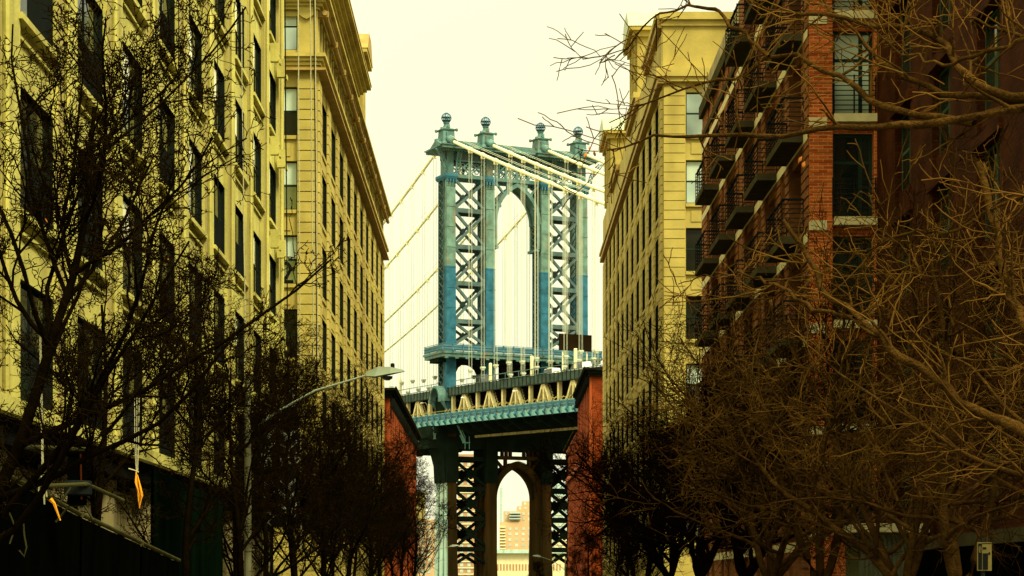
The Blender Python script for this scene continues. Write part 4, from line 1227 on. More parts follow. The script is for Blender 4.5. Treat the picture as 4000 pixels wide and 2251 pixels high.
def bridge_cables():
    random.seed(5)
    for ci, cs in enumerate(CS):
        c = MB()
        ys = [-3.5 - 3.0 * k for k in range(62)]
        c.tube([(cs, y, cable_z(y)) for y in ys], .32, 10)
        c.tube([(cs, y, cable_z(y)) for y in [3.2 + 6.5 * k for k in range(69)]], .24, 8)
        cable = c.build('main_cable', M['cable'], bridge, True)
        spans = [-5.8 * k for k in range(2, 18)] + [5.8 * k for k in range(1, 20)]
        for y in spans:
            if y < -84 or y > 64: continue
            b = MB()
            d = (Vector((0, y + .45, cable_z(y + .45))) - Vector((0, y - .45, cable_z(y - .45)))) / 2
            p = Vector((cs, y, cable_z(y)))
            b.tube([p - d, p + d], .42 if y < 0 else .31, 10); b.box(cs - .35, cs + .35, y - .2, y + .2, p.z - .75, p.z - .3)
            b.build('cable_band', M['cable'], cable)
        for hand in (-.75, .75):                           # hand lines above the cable
            b = MB()
            b.tube([(cs + hand * .6, y, cable_z(y) + 1.1) for y in [-3 - 6 * k for k in range(22)]], .03, 3)
            b.tube([(cs + hand * .6, y, cable_z(y) + 1.1) for y in [3 + 6 * k for k in range(22)]], .03, 3)
            b.build('hand_line', M['hanger'], cable)
        n = 0
        for y in spans[:12] + spans[16:29]:
            h = MB(); zt, zb = cable_z(y) - .6, 41.2 + zd(y)
            for (ox, oy) in ((-.28, -.16), (.28, -.16), (-.28, .16), (.28, .16)): h.tube([(cs + ox, y + oy, zb), (cs + ox, y + oy, zt)], .024, 4)
            zz = zb + random.uniform(1.2, 2.2)
            h.box(cs - .42, cs + .42, y - .35, y + .35, zz, zz + .3); h.frust(cs, y, zz - .4, zz, .2, .2, .4, .32)
            h.build('suspender', M['hanger'], cable)
        h = MB()
        for y in spans[29:]:
            for ox in (-.28, .28): h.tube([(cs + ox, y, 41 + zd(y)), (cs + ox, y, cable_z(y))], .024, 3)
        for k in range(20, 60):
            y = 5.8 * k
            h.tube([(cs, y, 41 + zd(y)), (cs, y, max(44, cable_z(y)))], .05, 3)
        q = h.build('far_suspenders', M['hanger'], cable); q['kind'] = 'stuff'
bridge_cables()

# traffic and fittings on the upper roadway
def small_vehicle(name, label, cat, s, y, L, W, H, body, roof=.5):
    p = b2w(s, y, 39.62 + zd(y))
    r = thing(name, label, cat, p, BR_A + math.radians(90), local=True)
    b = MB(); b.box(-L / 2, L / 2, -W / 2, W / 2, .3, .3 + H * .45)
    b.frust(-.1 * L * (1 - roof), 0, .302 + H * .45, .3 + H, L * .42 * (roof + .4), W * .48, L * .36 * (roof + .4), W * .42)
    b.build('body', M[body], r)
    b = MB(); b.frust(-.1 * L * (1 - roof), 0, .36 + H * .45, .18 + H, L * .40 * (roof + .4), W * .49, L * .36 * (roof + .4), W * .455); b.build('window_band', M['glass'], r)
    for sx in (-.32, .32):
        for sy in (-1, 1):
            w = MB(); n = 12
            vs = [(sx * L + .33 * math.cos(t), .33 + .33 * math.sin(t)) for t in [2 * math.pi * k / n for k in range(n)]]
            w.extr_y(vs, sy * W / 2 - .12, sy * W / 2 + .05); w.build('wheel', M['black_paint'], r)
    return r
small_vehicle('car', 'silver white car crossing the upper roadway, roof just over the mesh fence', 'car', -11.8, -41, 4.8, 1.9, 1.75, 'white')
small_vehicle('van', 'white van on the upper roadway under the brown sign back', 'van', -11.8, -52.5, 5.4, 2.0, 2.1, 'white', .62)
def gantry():
    r = thing('road_sign', 'brown back of a large road sign standing over the bridge roadway', 'sign', b2w(-11.4, -50, 39.6), BR_A, local=True)
    b = MB(); b.box(-3.4, 3.0, -.12, .12, 3.1, 6.0); b.build('panel', M['brown_panel'], r)
    b = MB()
    for xx in (-2.6, -.2, 2.2): b.box(xx - .08, xx + .08, .121, .3, -1.8, 6.0)
    b.build('posts', M['cream_pole'], r)
gantry()
def deck_lamp(y, label):
    p = b2w(-15.9, y, 33.7 + zd(y))
    r = thing('deck_lamp', label, 'lamp', p, BR_A + math.radians(180), group='lamps along the bridge footway', local=True)
    b = MB(); b.tube([(0, 0, 0), (0, 0, 2.6), (.05, .0, 3.6), (.5, 0, 4.1), (1.0, 0, 4.05)], [.07, .06, .05, .045, .04], 6); b.build('post', M['cream_pole'], r)
    b = MB(); b.lathe([(.05, 3.82), (.32, 3.9), (.3, 4.03), (.08, 4.14)], 1.25, 0, 10); b.build('head', M['white'], r)
deck_lamp(-13.5, 'small cream lamp on the bridge footway nearest the domed canopy')
deck_lamp(-36.5, 'small cream lamp on the bridge footway in front of the middle of the truss')
deck_lamp(6.5, 'small cream lamp on the bridge footway left of the domed canopy')

# ------------------------------------------------------------------ the far shore
def tower_block(name, label, x0, x1, y, z1, wall, floor_h=2.9, win=1.6, bands=True, depth=30, cat='apartment block'):
    r = thing(name, label, cat, (x0, y, 0))
    b = MB(); b.box(x0, x1, y, y + depth, -.4, z1); b.build('wall', M[wall], r)
    n = int(z1 / floor_h)
    if bands:
        b = MB()
        for k in range(1, n): b.box(x0 - .05, x1 + .05, y - .35, y - .01, k * floor_h, k * floor_h + .5)
        b.build('floor_bands', M['far_pale'], r)
    b = MB()
    for k in range(n):
        xx = x0 + 1.0
        while xx < x1 - 1.4:
            b.box(xx, xx + win, y - .12, y - .012, k * floor_h + .9, k * floor_h + 2.3); xx += win * 2.2
    q = b.build('windows', M['far_window'], r); q['kind'] = 'stuff'
    return r
def far_city():
    Y = 1080.0
    X = lambda u, y=Y: (u - U0) * y / FPX
    Z = lambda v, y=Y: CAM_H + (V0 - v) * y / FPX
    r = tower_block('apartment_block', 'stepped orange brick apartment block framed in the lower arch of the bridge', X(1952), X(2096), Y, Z(2040), 'far_brick', bands=False)
    for (a, b, z0, z1, dy) in ((1967, 2094, 2040, 1997, 2), (2020, 2094, 1997, 1977, 4), (2040, 2077, 1977, 1957, 6)):
        m = MB(); m.box(X(a), X(b), Y + dy, Y + 26, Z(z0), Z(z1)); m.build('upper_storeys', M['far_brick'], r)
        m = MB()
        z = Z(z0) + .9
        while z < Z(z1) - 1.6:
            xx = X(a) + .9
            while xx < X(b) - 1.5: m.box(xx, xx + 1.3, Y + dy - .12, Y + dy - .012, z, z + 1.3); xx += 3.0
            z += 2.9
        if m.v: m.build('windows', M['far_window'], r)['kind'] = 'stuff'
    for v in (2003, 2014, 2025):
        m = MB(); m.box(X(1990), X(2034), Y - 1.2, Y + 1.99, Z(v + 4), Z(v)); m.build('balcony', M['far_glass'], r)
    for k in range(9):
        m = MB(); m.box(X(1953), X(1975), Y - 1.3, Y - .02, Z(2062 + k * 12), Z(2062 + k * 12) + .7); m.build('balcony', M['far_pale'], r)
    tower_block('apartment_tower', 'brown apartment tower with pale floor bands behind the left bay of the bridge tower', X(1788, 930), X(1880, 930), 930, Z(1775, 930), 'far_brown', 2.85, 1.5, True, 24)
    tower_block('apartment_block', 'low orange apartment block left of the bridge tower legs', X(1610, 1000), X(1722, 1000), 1000, Z(2030, 1000), 'far_brick', 2.9, 1.5, False)
    tower_block('slim_tower', 'pale slim skyscraper just inside the left edge of the lower arch', X(1952, 2600), X(1963, 2600), 2600, Z(1905, 2600), 'far_glass', 4, 2, False, 10, 'skyscraper')
    tower_block('glass_tower', 'pale green glass tower behind the right bay of the bridge tower', X(2165, 1500), X(2232, 1500), 1500, Z(1885, 1500), 'far_glass', 4, 2.2, True, 30, 'skyscraper')
    tower_block('apartment_block', 'pale apartment block low in the right bay of the bridge tower', X(2120, 1150), X(2240, 1150), 1150, Z(2075, 1150), 'far_pale', 3, 1.8, False)
    tower_block('apartment_block', 'wide low brick block along the shore under the arch', X(1880, 1150), X(2260, 1150), 1152 + 40, Z(2180, 1190), 'far_brick', 3, 1.6, False)
    r = thing('pier_shed', 'long pale green pier shed on the far shore, low in the arch', 'shed', (X(1900, 985), 985, 0))
    b = MB(); b.box(X(1900, 985), X(2200, 985), 985, 1010, -2, Z(2162, 985)); b.build('wall', M['far_pale'], r)
    b = MB(); b.box(X(1898, 985), X(2202, 985), 983, 1012, Z(2162, 985) + .01, Z(2148, 985)); b.build('roof', M['ribs_pale'], r)
    b = MB()
    for k in range(24): b.box(X(1905, 985) + k * 1.5, X(1905, 985) + k * 1.5 + .7, 984.85, 984.99, 8, 11)
    b.build('openings', M['far_brown'], r)
far_city()
# ------------------------------------------------------------------ bare winter trees
def unit(a): return a / np.maximum(np.linalg.norm(a, axis=-1, keepdims=True), 1e-9)
def walk(rng, S, D, L, K, wig, up, zig=0.0):
    """random-walk polylines: S, D (N,3), L (N,) -> (N,K,3)"""
    N = len(S); P = np.zeros((N, K, 3)); P[:, 0] = S; d = unit(D); st = (L / (K - 1))[:, None]
    side = unit(np.cross(d, rng.normal(size=(N, 3))))
    for k in range(1, K):
        d = unit(d + rng.normal(size=(N, 3)) * wig + np.array([0, 0, up]))
        P[:, k] = P[:, k - 1] + unit(d + side * zig * (1 if k % 2 else -1)) * st
    return P
def taper(r0, r1, K): return r0[:, None] * (1 - np.linspace(0, 1, K)[None]) + r1[:, None] * np.linspace(0, 1, K)[None]
def sprout(rng, P, R, n, t0, t1, a0, a1, up=0.0, flat=0.0):
    """n starting points on every polyline, with directions leaving it at an angle a0..a1 (degrees)"""
    N, K, _ = P.shape
    t = np.sort(rng.uniform(t0, t1, size=(N, n)), axis=1) * (K - 1)
    i = np.clip(t.astype(int), 0, K - 2); f = (t - i)[..., None]
    idx = np.arange(N)[:, None]
    S = P[idx, i] * (1 - f) + P[idx, i + 1] * f
    T = unit(P[idx, i + 1] - P[idx, i])
    r = R[idx, i] * (1 - f[..., 0]) + R[idx, i + 1] * f[..., 0]
    side = rng.normal(size=(N, n, 3)); side[..., 2] *= (1 - flat); side[..., 2] += up
    side = unit(side - (side * T).sum(-1, keepdims=True) * T)
    a = np.radians(rng.uniform(a0, a1, size=(N, n)))[..., None]
    D = np.cos(a) * T + np.sin(a) * side
    return S.reshape(-1, 3), D.reshape(-1, 3), r.reshape(-1), (t / (K - 1)).reshape(-1)
def tube_arrays(P, R, S):
    N, K, _ = P.shape
    T = np.gradient(P, axis=1); T = unit(T)
    ref = np.where(np.abs(T[..., 2:3]) < 0.9, np.array([0, 0, 1.0]), np.array([1.0, 0, 0]))
    A = unit(np.cross(T, ref)); B = np.cross(A, T)
    th = np.arange(S) * 2 * np.pi / S
    V = P[:, :, None] + R[:, :, None, None] * (A[:, :, None] * np.cos(th)[None, None, :, None] + B[:, :, None] * np.sin(th)[None, None, :, None])
    base = (np.arange(N) * K * S)[:, None, None] + (np.arange(K - 1) * S)[None, :, None]
    k = np.arange(S)[None, None]; k2 = (k + 1) % S
    Q = np.stack([base + k, base + k2, base + k2 + S, base + k + S], -1).reshape(-1, 4)
    return V.reshape(-1, 3), Q
def mesh_of(name, chunks, mat):
    vs, qs, o = [], [], 0
    for P, R, S in chunks:
        v, q = tube_arrays(P, R, S); vs.append(v); qs.append(q + o); o += len(v)
    v = np.concatenate(vs); q = np.concatenate(qs).astype(np.int32)
    me = bpy.data.meshes.new(name)
    me.vertices.add(len(v)); me.vertices.foreach_set('co', v.astype(np.float32).ravel())
    me.loops.add(q.size); me.loops.foreach_set('vertex_index', q.ravel())
    me.polygons.add(len(q)); me.polygons.foreach_set('loop_start', np.arange(0, q.size, 4, dtype=np.int32))
    me.update(calc_edges=True)
    me.materials.append(mat)
    me.polygons.foreach_set('use_smooth', np.ones(len(q), dtype=bool))
    return me

def resample(pts, K):
    pts = np.array(pts, float)
    s = np.concatenate([[0], np.cumsum(np.linalg.norm(np.diff(pts, axis=0), axis=1))]); s /= s[-1]
    t = np.linspace(0, 1, K)
    return np.stack([np.interp(t, s, pts[:, k]) for k in range(3)], -1)

def upright_tree(seed, H=11.5, trunk=None, r0=0.17, tm='bark_dark', wm='twig_dark', limbs=11, spread=1.0, nb=(8, 8, 5, 2), thick=1.0, t_low=.2):
    """dense ascending crown of kinked twigs with short spurs; returns meshes (trunk, limbs, twigs)"""
    rng = np.random.default_rng(seed)
    if trunk is None: P0 = walk(rng, np.zeros((1, 3)), np.array([[rng.normal() * .06, rng.normal() * .06, 1]]), np.array([H * .78]), 12, .05, .05)
    else: P0 = resample(trunk, 12)[None]
    R0 = taper(np.array([r0]), np.array([r0 * .22]), 12)
    S, D, r, t = sprout(rng, P0, R0, limbs, t_low, .97, 32, 70, .3)
    L = H * .50 * (1.05 - .62 * t) * spread * rng.uniform(.75, 1.15, len(t))
    P1 = walk(rng, S, D, L, 9, .10, .09); R1 = taper(np.minimum(r * .6, .048), np.full(len(r), .011), 9)
    S, D, r, t = sprout(rng, P1, R1, nb[0], .12, .98, 25, 65, .25)
    L = 1.9 * (1.1 - .6 * t) * rng.uniform(.6, 1.2, len(t)) * H / 11
    P2 = walk(rng, S, D, L, 7, .16, .07, .12); R2 = taper(np.minimum(r * .6, .02), np.full(len(r), .007), 7)
    S, D, r, t = sprout(rng, P2, R2, nb[1], .1, 1.0, 28, 75, .12)
    L = .78 * (1.1 - .5 * t) * rng.uniform(.5, 1.25, len(t))
    P3 = walk(rng, S, D, L, 6, .22, .04, .25); R3 = taper(np.minimum(r * .7, .011), np.full(len(r), .0055), 6) * thick
    S, D, r, t = sprout(rng, P3, R3, nb[2], .15, 1.0, 30, 85, .1)
    L = rng.uniform(.10, .34, len(t))
    P4 = walk(rng, S, D, L, 4, .3, .05, .3); R4 = taper(np.full(len(r), .0058), np.full(len(r), .0048), 4) * thick
    S, D, r, t = sprout(rng, P4, R4, nb[3], .4, 1.0, 30, 90, .1)
    L = rng.uniform(.03, .075, len(t))
    P5 = walk(rng, S, D, L, 3, .1, .05); R5 = np.stack([np.full(len(r), .004), np.full(len(r), .0085), np.full(len(r), .003)], 1) * thick
    return (mesh_of('trunk', [(P0, R0, 10)], M[tm]), mesh_of('limbs', [(P1, R1, 7), (P2, R2, 4)], M[tm]),
            mesh_of('crown', [(P3, R3, 3), (P4, R4, 3), (P5, R5, 3)], M[wm]))

def spreading_tree(seed, H=9.5, trunk=None, extra=(), r0=0.16, tm='bark_tan', wm='twig_tan', stems=3, limbs=7, nb=(7, 7, 4), limb_len=.55, thick=1.0, lean=(0, 0), twig_up=.02, twig_len=1.0):
    """forked trunk, long wandering limbs and arching twigs"""
    rng = np.random.default_rng(seed)
    base = np.zeros((1, 3))
    hf = H * rng.uniform(.16, .24)
    if trunk is None:
        P0 = walk(rng, base, np.array([[rng.normal() * .1, rng.normal() * .1, 1]]), np.array([hf]), 8, .07, .05)
    else: P0 = resample(trunk, 8)[None]
    R0 = taper(np.array([r0]), np.array([r0 * .8]), 8)
    chunksL, src = [], []
    if stems:
        az = rng.uniform(0, 2 * np.pi) + np.arange(stems) * 2 * np.pi / stems + rng.normal(size=stems) * .3
        D = np.stack([np.cos(az) * .55 + lean[0], np.sin(az) * .55 + lean[1], np.ones(stems)], -1)
        S = np.repeat(P0[:, -1] - np.array([0, 0, .05]), stems, 0)
        Pa = walk(rng, S, D, H * rng.uniform(.55, .8, stems), 14, .12, .05)
        Ra = taper(np.full(stems, r0 * .66), np.full(stems, .02), 14)
        S, D, r, t = sprout(rng, Pa, Ra, limbs, .08, .97, 35, 85, .15, .3)
        L = H * limb_len * (1.1 - .65 * t) * rng.uniform(.5, 1.15, len(t))
        P1 = walk(rng, S, D, L, 12, .13, .035); R1 = taper(np.minimum(r * .62, .055), np.full(len(r), .009), 12)
        chunksL += [(Pa, Ra, 8), (P1, R1, 6)]; src.append((P1, R1))
    for pts, ra, rb in extra:
        K = 26; Pe = resample(pts, K)[None].copy(); Pe[0, 1:-1] += rng.normal(size=(K - 2, 3)) * .014
        Re = taper(np.array([ra]), np.array([rb]), K) * (1 + rng.normal(size=(1, K)) * .09)
        chunksL.append((Pe, Re, 8)); src.append((Pe, Re))
    if len(src) > 1 and src[0][0].shape[1] != src[-1][0].shape[1]: src = [(p[:, ::2][:, :13], q[:, ::2][:, :13]) if p.shape[1] > 13 else (p, q) for p, q in src]
    P1 = np.concatenate([p for p, _ in src]); R1 = np.concatenate([q for _, q in src])
    S, D, r, t = sprout(rng, P1, R1, nb[0], .1, .99, 25, 80, .2)
    L = 1.7 * (1.15 - .6 * t) * rng.uniform(.4, 1.3, len(t)) * H / 10 * twig_len
    P2 = walk(rng, S, D, L, 9, .12, twig_up); R2 = taper(np.minimum(r * .62, .018), np.full(len(r), .006), 9)
    chunksL.append((P2, R2, 4))
    S, D, r, t = sprout(rng, P2, R2, nb[1], .08, 1.0, 25, 75, .15)
    L = .75 * (1.1 - .5 * t) * rng.uniform(.4, 1.4, len(t))
    P3 = walk(rng, S, D, L, 7, .13, twig_up, .06); R3 = taper(np.minimum(r * .75, .0095), np.full(len(r), .0052), 7) * thick
    S, D, r, t = sprout(rng, P3, R3, nb[2], .15, 1.0, 25, 70, .1)
    L = rng.uniform(.08, .38, len(t))
    P4 = walk(rng, S, D, L, 5, .15, .02, .1); R4 = taper(np.full(len(r), .0052), np.full(len(r), .0042), 5) * thick
    return (mesh_of('trunk', [(P0, R0, 12)], M[tm]), mesh_of('limbs', chunksL, M[tm]), mesh_of('crown', [(P3, R3, 3), (P4, R4, 3)], M[wm]))

def plant_tree(name, meshes, x, y, rot, scale, label, group=None):
    r = thing(name, label, 'tree', (x, y, 0.1), rot, group, local=True)
    r.scale = (scale, scale, scale)
    for me in meshes: link(me.name.split('.')[0], me, r)
    return r
def leaves(root, pts, size, seed):
    """a few dead leaves and seed pods still hanging on (positions in the tree's own frame)"""
    rnd = random.Random(seed)
    for p in pts:
        m = MB()
        m.lathe([(.002, -size), (size * .45, -size * .55), (size * .5, -.1 * size), (size * .2, size * .4), (.003, size * .7)], 0, 0, 6)
        o = m.build('dead_leaf', M['dead_leaf'], None); o.parent = root
        o.location = p; o.rotation_euler = (rnd.uniform(-.6, .6), rnd.uniform(-.6, .6), rnd.uniform(0, 6)); o.scale = (1, .35, 1)

# --- left row
def tree_left_row():
    base = Vector((-6.25, 24, 0.1))
    tr = [(0, 0, 0), (.1, .1, 1.6)] + [tuple(px(u, v, 24) - base) for u, v in ((15, 1830), (69, 1759), (129, 1587), (172, 1431), (224, 1259), (285, 1086), (330, 880), (352, 640), (368, 420))]
    ms = upright_tree(11, 8.8, tr, .105, limbs=19, spread=1.2, nb=(8, 7, 4, 2), t_low=.25, thick=.95)
    r = plant_tree('bare_tree', ms, base.x, base.y, 0, 1, 'big dark bare tree leaning right, nearest on the left, beside the scaffold ropes')
    rnd = random.Random(3)
    leaves(r, [tuple(px(u, v, 24 + rnd.uniform(-1, 1)) - base) for u, v in ((275, 365), (470, 610), (600, 935), (300, 430), (655, 1010), (180, 860), (730, 1240))], .035, 4)
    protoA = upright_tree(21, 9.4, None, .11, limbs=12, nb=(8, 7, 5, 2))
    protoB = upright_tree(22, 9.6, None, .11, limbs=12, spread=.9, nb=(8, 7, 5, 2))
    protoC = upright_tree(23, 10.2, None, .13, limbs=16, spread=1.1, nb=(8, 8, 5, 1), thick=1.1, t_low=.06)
    spots = [(-6.9, 19.5, protoB, 1.0, 0.4, 'dark bare tree mostly outside the left edge, its twigs over the top left windows'),
             (-6.3, 32.5, protoA, .84, 1.1, 'dark bare tree behind the orange cord bundle, second in the left row'),
             (-6.2, 40.0, protoB, .86, 2.3, 'dark bare tree left of the pale lamp pole, before the green netting'),
             (-6.2, 49.0, protoA, .92, 4.0, 'dark bare tree with its stem just left of the pale lamp pole'),
             (-6.15, 55.5, protoB, .93, 5.2, 'dark bare tree in front of the black lattice banner'),
             (-6.2, 64.0, protoC, .95, .3, 'dark bare tree by the far corner of the olive loft building'),
             (-7.4, 59.0, protoC, .8, 1.9, 'low dark bare tree behind the lattice banner, close to the loft building'),
             (-5.9, 68.5, protoC, .85, 4.9, 'dark bare tree just right of the lattice banner'),
             (-7.6, 78.0, protoC, .8, .9, 'low dark bare tree close to the far end of the loft building'),
             (-7.2, 90.0, protoC, .8, 2.6, 'low bare tree in the left side street opening'),
             (-7.4, 104.0, protoC, .85, 4.1, 'low bare tree against the corner pier of the golden stone warehouse'),
             (-7.0, 121.0, protoC, .85, 5.5, 'low bare tree close to the near windows of the golden stone warehouse'),
             (-7.0, 140.0, protoC, .9, .2, 'low bare tree close to the far windows of the golden stone warehouse'),
             (-6.1, 73.0, protoC, .93, 2.2, 'dark bare tree at the mouth of the left side street'),
             (-6.2, 84.0, protoC, .95, 3.6, 'bare tree below the curved street lamp arm on the left'),
             (-6.1, 97.0, protoC, .96, 5.0, 'bare tree before the near corner of the golden stone warehouse'),
             (-6.2, 112.0, protoC, 1.0, 1.4, 'bare tree below the street lamp head, against the golden stone warehouse'),
             (-6.1, 130.0, protoC, 1.0, 2.9, 'bare tree before the middle bays of the golden stone warehouse'),
             (-6.2, 150.0, protoC, 1.02, 4.4, 'bare tree before the far bays of the golden stone warehouse'),
             (-7.2, 172.0, protoC, .7, .8, 'bare tree against the near end of the left red warehouse')]
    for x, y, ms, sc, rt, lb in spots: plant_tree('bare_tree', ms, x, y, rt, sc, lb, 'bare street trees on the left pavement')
tree_left_row()

# --- right row
def tree_right_row():
    base = Vector((5.7, 15.5, 0.1))
    E = []
    def limb(Ya, Yb, ra, rb, *uv):
        n = len(uv) - 1
        E.append(([tuple(px(u, v, Ya + (Yb - Ya) * i / n) - base) for i, (u, v) in enumerate(uv)], ra, rb))
    limb(15.5, 17.5, .058, .010, (4250, 300), (4000, 426), (3774, 466), (3617, 481), (3416, 494), (3200, 497), (3044, 535), (2857, 530), (2733, 536), (2600, 520), (2480, 560), (2370, 588))
    limb(16, 18.5, .060, .012, (4250, 420), (4000, 377), (3904, 362), (3788, 314), (3735, 251), (3690, 180), (3638, 130), (3435, 97), (3300, 63), (3163, 52), (3086, 69), (2960, 20), (2850, -40))
    limb(16, 19, .055, .010, (4250, 340), (4000, 390), (3879, 379), (3710, 372), (3551, 309), (3445, 256), (3380, 190), (3329, 116), (3240, 30), (3180, -30))
    limb(16.5, 20.5, .05, .008, (3807, 483), (3638, 464), (3517, 435), (3397, 386), (3301, 309), (3251, 270), (3130, 237), (3003, 221), (2948, 254), (2887, 309), (2733, 325), (2600, 370), (2500, 420), (2380, 480))
    limb(15, 17, .07, .022, (4300, 1950), (4000, 1690), (3888, 1621), (3784, 1595), (3646, 1483), (3491, 1362), (3448, 1302), (3336, 1242), (3215, 1129), (3146, 1000), (3060, 860))
    limb(17, 19.5, .03, .006, (3336, 1242), (3180, 1210), (3050, 1120), (2900, 1080), (2780, 1070), (2650, 1110))
    limb(18, 20, .03, .006, (3003, 221), (2900, 130), (2800, 40), (2700, 20), (2560, 60), (2400, 240), (2345, 245))
    limb(16, 18, .028, .006, (4150, 60), (4000, 133), (3900, 110), (3780, 70), (3760, 20), (3740, -40))
    limb(15, 17, .032, .006, (4250, 60), (4000, 145), (3900, 190), (3800, 225), (3700, 245), (3600, 235), (3500, 190), (3400, 120), (3330, 90))
    limb(15.5, 18, .030, .006, (4200, 700), (4000, 760), (3860, 820), (3740, 900), (3600, 905), (3460, 940), (3330, 1010))
    limb(15.5, 16.5, .06, .04, (4300, 1150), (4080, 1400), (3990, 1250), (3930, 1090), (3900, 940), (3870, 800), (3820, 640))
    ms = spreading_tree(31, 8.6, None, [(p, a * .68, b * .75) for p, a, b in E], .17, stems=0, nb=(8, 3, 2), twig_len=.40)
    # the limbs above leave the frame to the right: join them to the stem by one rising bough
    r = plant_tree('spreading_tree', ms, base.x, base.y, 0, 1, 'nearest tree on the right, long tan limbs reaching left across the picture')
    m = MB(); Cc = [px(4250, v, 16) - base for v in (300, 420, 700, 1150)]
    m.tube([(0, 0, .3), (.05, 0, 1.3), tuple(px(4300, 1950, 15) - base), tuple(Cc[3]), tuple(Cc[2]), tuple(Cc[1]), tuple(Cc[0]), tuple(px(4180, 60, 16) - base)], [.17, .16, .15, .12, .10, .08, .06, .03], 10)
    o = m.build('bough', M['bark_tan'], None); o.parent = r
    leaves(r, [tuple(px(u, v, 16.8) - base) for u, v in ((2302, 580), (2322, 598), (2287, 603), (3128, 620), (3140, 640), (3120, 628))], .032, 5)
    near = spreading_tree(41, 6.6, None, (), .12, tm='bark_umber', wm='twig_olive', stems=3, limbs=9, nb=(6, 5, 2), thick=.9)
    near2 = spreading_tree(42, 6.6, None, (), .11, stems=4, limbs=8, nb=(6, 5, 2), thick=.9)
    mid = spreading_tree(43, 7.6, None, (), .15, tm='bark_dark', wm='twig_mid', stems=4, limbs=11, nb=(7, 6, 3), thick=1.0)
    far = upright_tree(44, 9.0, None, .15, wm='twig_mid', limbs=13, spread=.72, nb=(8, 8, 5, 1), thick=1.2, t_low=.08)
    spots = [(5.75, 26.3, near, .95, .2, 'tan bare tree with a high forked trunk, just left of the parking sign'),
             (6.6, 22.5, near2, .95, 2.0, 'tan bare tree with slanting twin stems behind the parking sign'),
             (5.9, 31.0, near2, 1.0, 4.4, 'tan bare tree whose stem crosses the grey metal shutter, on its right side'),
             (5.8, 35.5, near, 1.02, 3.0, 'tan bare tree on the left side of the grey metal shutter'),
             (5.8, 41.0, near2, 1.08, 1.0, 'tan bare tree with crooked low boughs before the balconied flats'),
             (5.7, 48.0, mid, 1.08, .5, 'brown bare tree before the near balconies of the brick flats'),
             (5.7, 57.0, mid, 1.12, 2.6, 'brown bare tree before the far balconies of the brick flats'),
             (5.8, 67.0, mid, 1.1, 4.1, 'brown bare tree at the far end of the brick flats'),
             (5.7, 79.0, far, 1.0, 1.2, 'dense bare tree at the mouth of the right side street'),
             (6.4, 92.0, far, .95, 3.4, 'dense bare tree before the near end of the buff stone warehouse'),
             (7.0, 110.0, far, .85, 5.1, 'dense bare tree before the near grooved piers of the buff stone warehouse'),
             (7.4, 132.0, far, .75, .6, 'bare tree before the far grooved piers of the buff stone warehouse'),
             (7.2, 158.0, far, .72, 2.2, 'bare tree below the far roof cap of the buff stone warehouse'),
             (7.8, 188.0, far, .6, 4.0, 'bare tree at the foot of the tall red warehouse'),
             (4.2, 235.0, far, .52, 1.0, 'small bare tree low in the arch of the bridge, left of the red warehouse')]
    for x, y, ms, sc, rt, lb in spots: plant_tree('spreading_tree' if ms in (near, near2, mid) else 'bare_tree', ms, x, y, rt, sc, lb, 'bare street trees on the right pavement')
    plant_tree('bare_tree', far, -16.5, 300, 2.0, 1.25, 'thin bare tree against the sky between the left red warehouse and the bridge leg')
tree_right_row()

# ------------------------------------------------------------------ street lamps
def street_lamp(label, x, y, h, reach, side, rise=.55, s=1.0):
    r = thing('street_lamp', label, 'street lamp', (x, y, .13), 0 if side > 0 else math.pi, 'street lamps', local=True)
    b = MB(); b.lathe([(.16 * s, 0), (.15 * s, .5), (.10 * s, .7), (.075 * s, h - .9), (.05 * s, h - .2), (.06 * s, h - .15), (.01, h - .05)], 0, 0, 10); b.build('pole', M['pole_pale'], r)
    b = MB(); b.tube([(0, 0, h - 1.5), (reach * .25, 0, h - .95), (reach * .55, 0, h - .45), (reach, 0, h - .05)], [.03 * s, .028 * s, .025 * s, .022 * s], 8); b.build('arm', M['lamp_grey'], r)
    b = MB(); q = reach
    b.add([(q - .1, -.06, h - .1), (q + .12, -.19, h - .12), (q + .5, -.19, h - .05), (q + .85, -.05, h + .02), (q + .85, .05, h + .02), (q + .5, .19, h - .05), (q + .12, .19, h - .12), (q - .1, .06, h - .1),
           (q - .1, -.03, h), (q + .2, -.1, h + .13), (q + .5, -.1, h + .12), (q + .8, -.03, h + .06), (q + .8, .03, h + .06), (q + .5, .1, h + .12), (q + .2, .1, h + .13), (q - .1, .03, h)],
          [(7, 6, 5, 4, 3, 2, 1, 0), (8, 9, 10, 11, 12, 13, 14, 15)] + [(i, (i + 1) % 8, 8 + (i + 1) % 8, 8 + i) for i in range(8)])
    hd = b.build('head', M['lamp_grey'], r)
    b = MB(); b.lathe([(.05, h - .2), (.12, h - .16), (.13, h - .1)], q + .42, 0, 10); lens = b.build('lens', M['glass_dull'], hd)
    b = MB(); b.lathe([(.05, h + .1), (.05, h + .2), (.03, h + .22)], q + .55, 0, 8); b.build('photocell', M['black_iron'], hd)
street_lamp('tall pale street lamp whose arm reaches from the left trees to a wide head', -6.1, 50.2, 6.75, 3.0, 1)
street_lamp('distant thin street lamp with level arm before the pale left bridge leg', -9.2 + 1.2, 205, 5.35, 3.4, 1, s=1.1)
street_lamp('distant street lamp reaching left across the dark right leg of the bridge', 7.2, 215, 4.45, 2.6, -1, s=1.1)
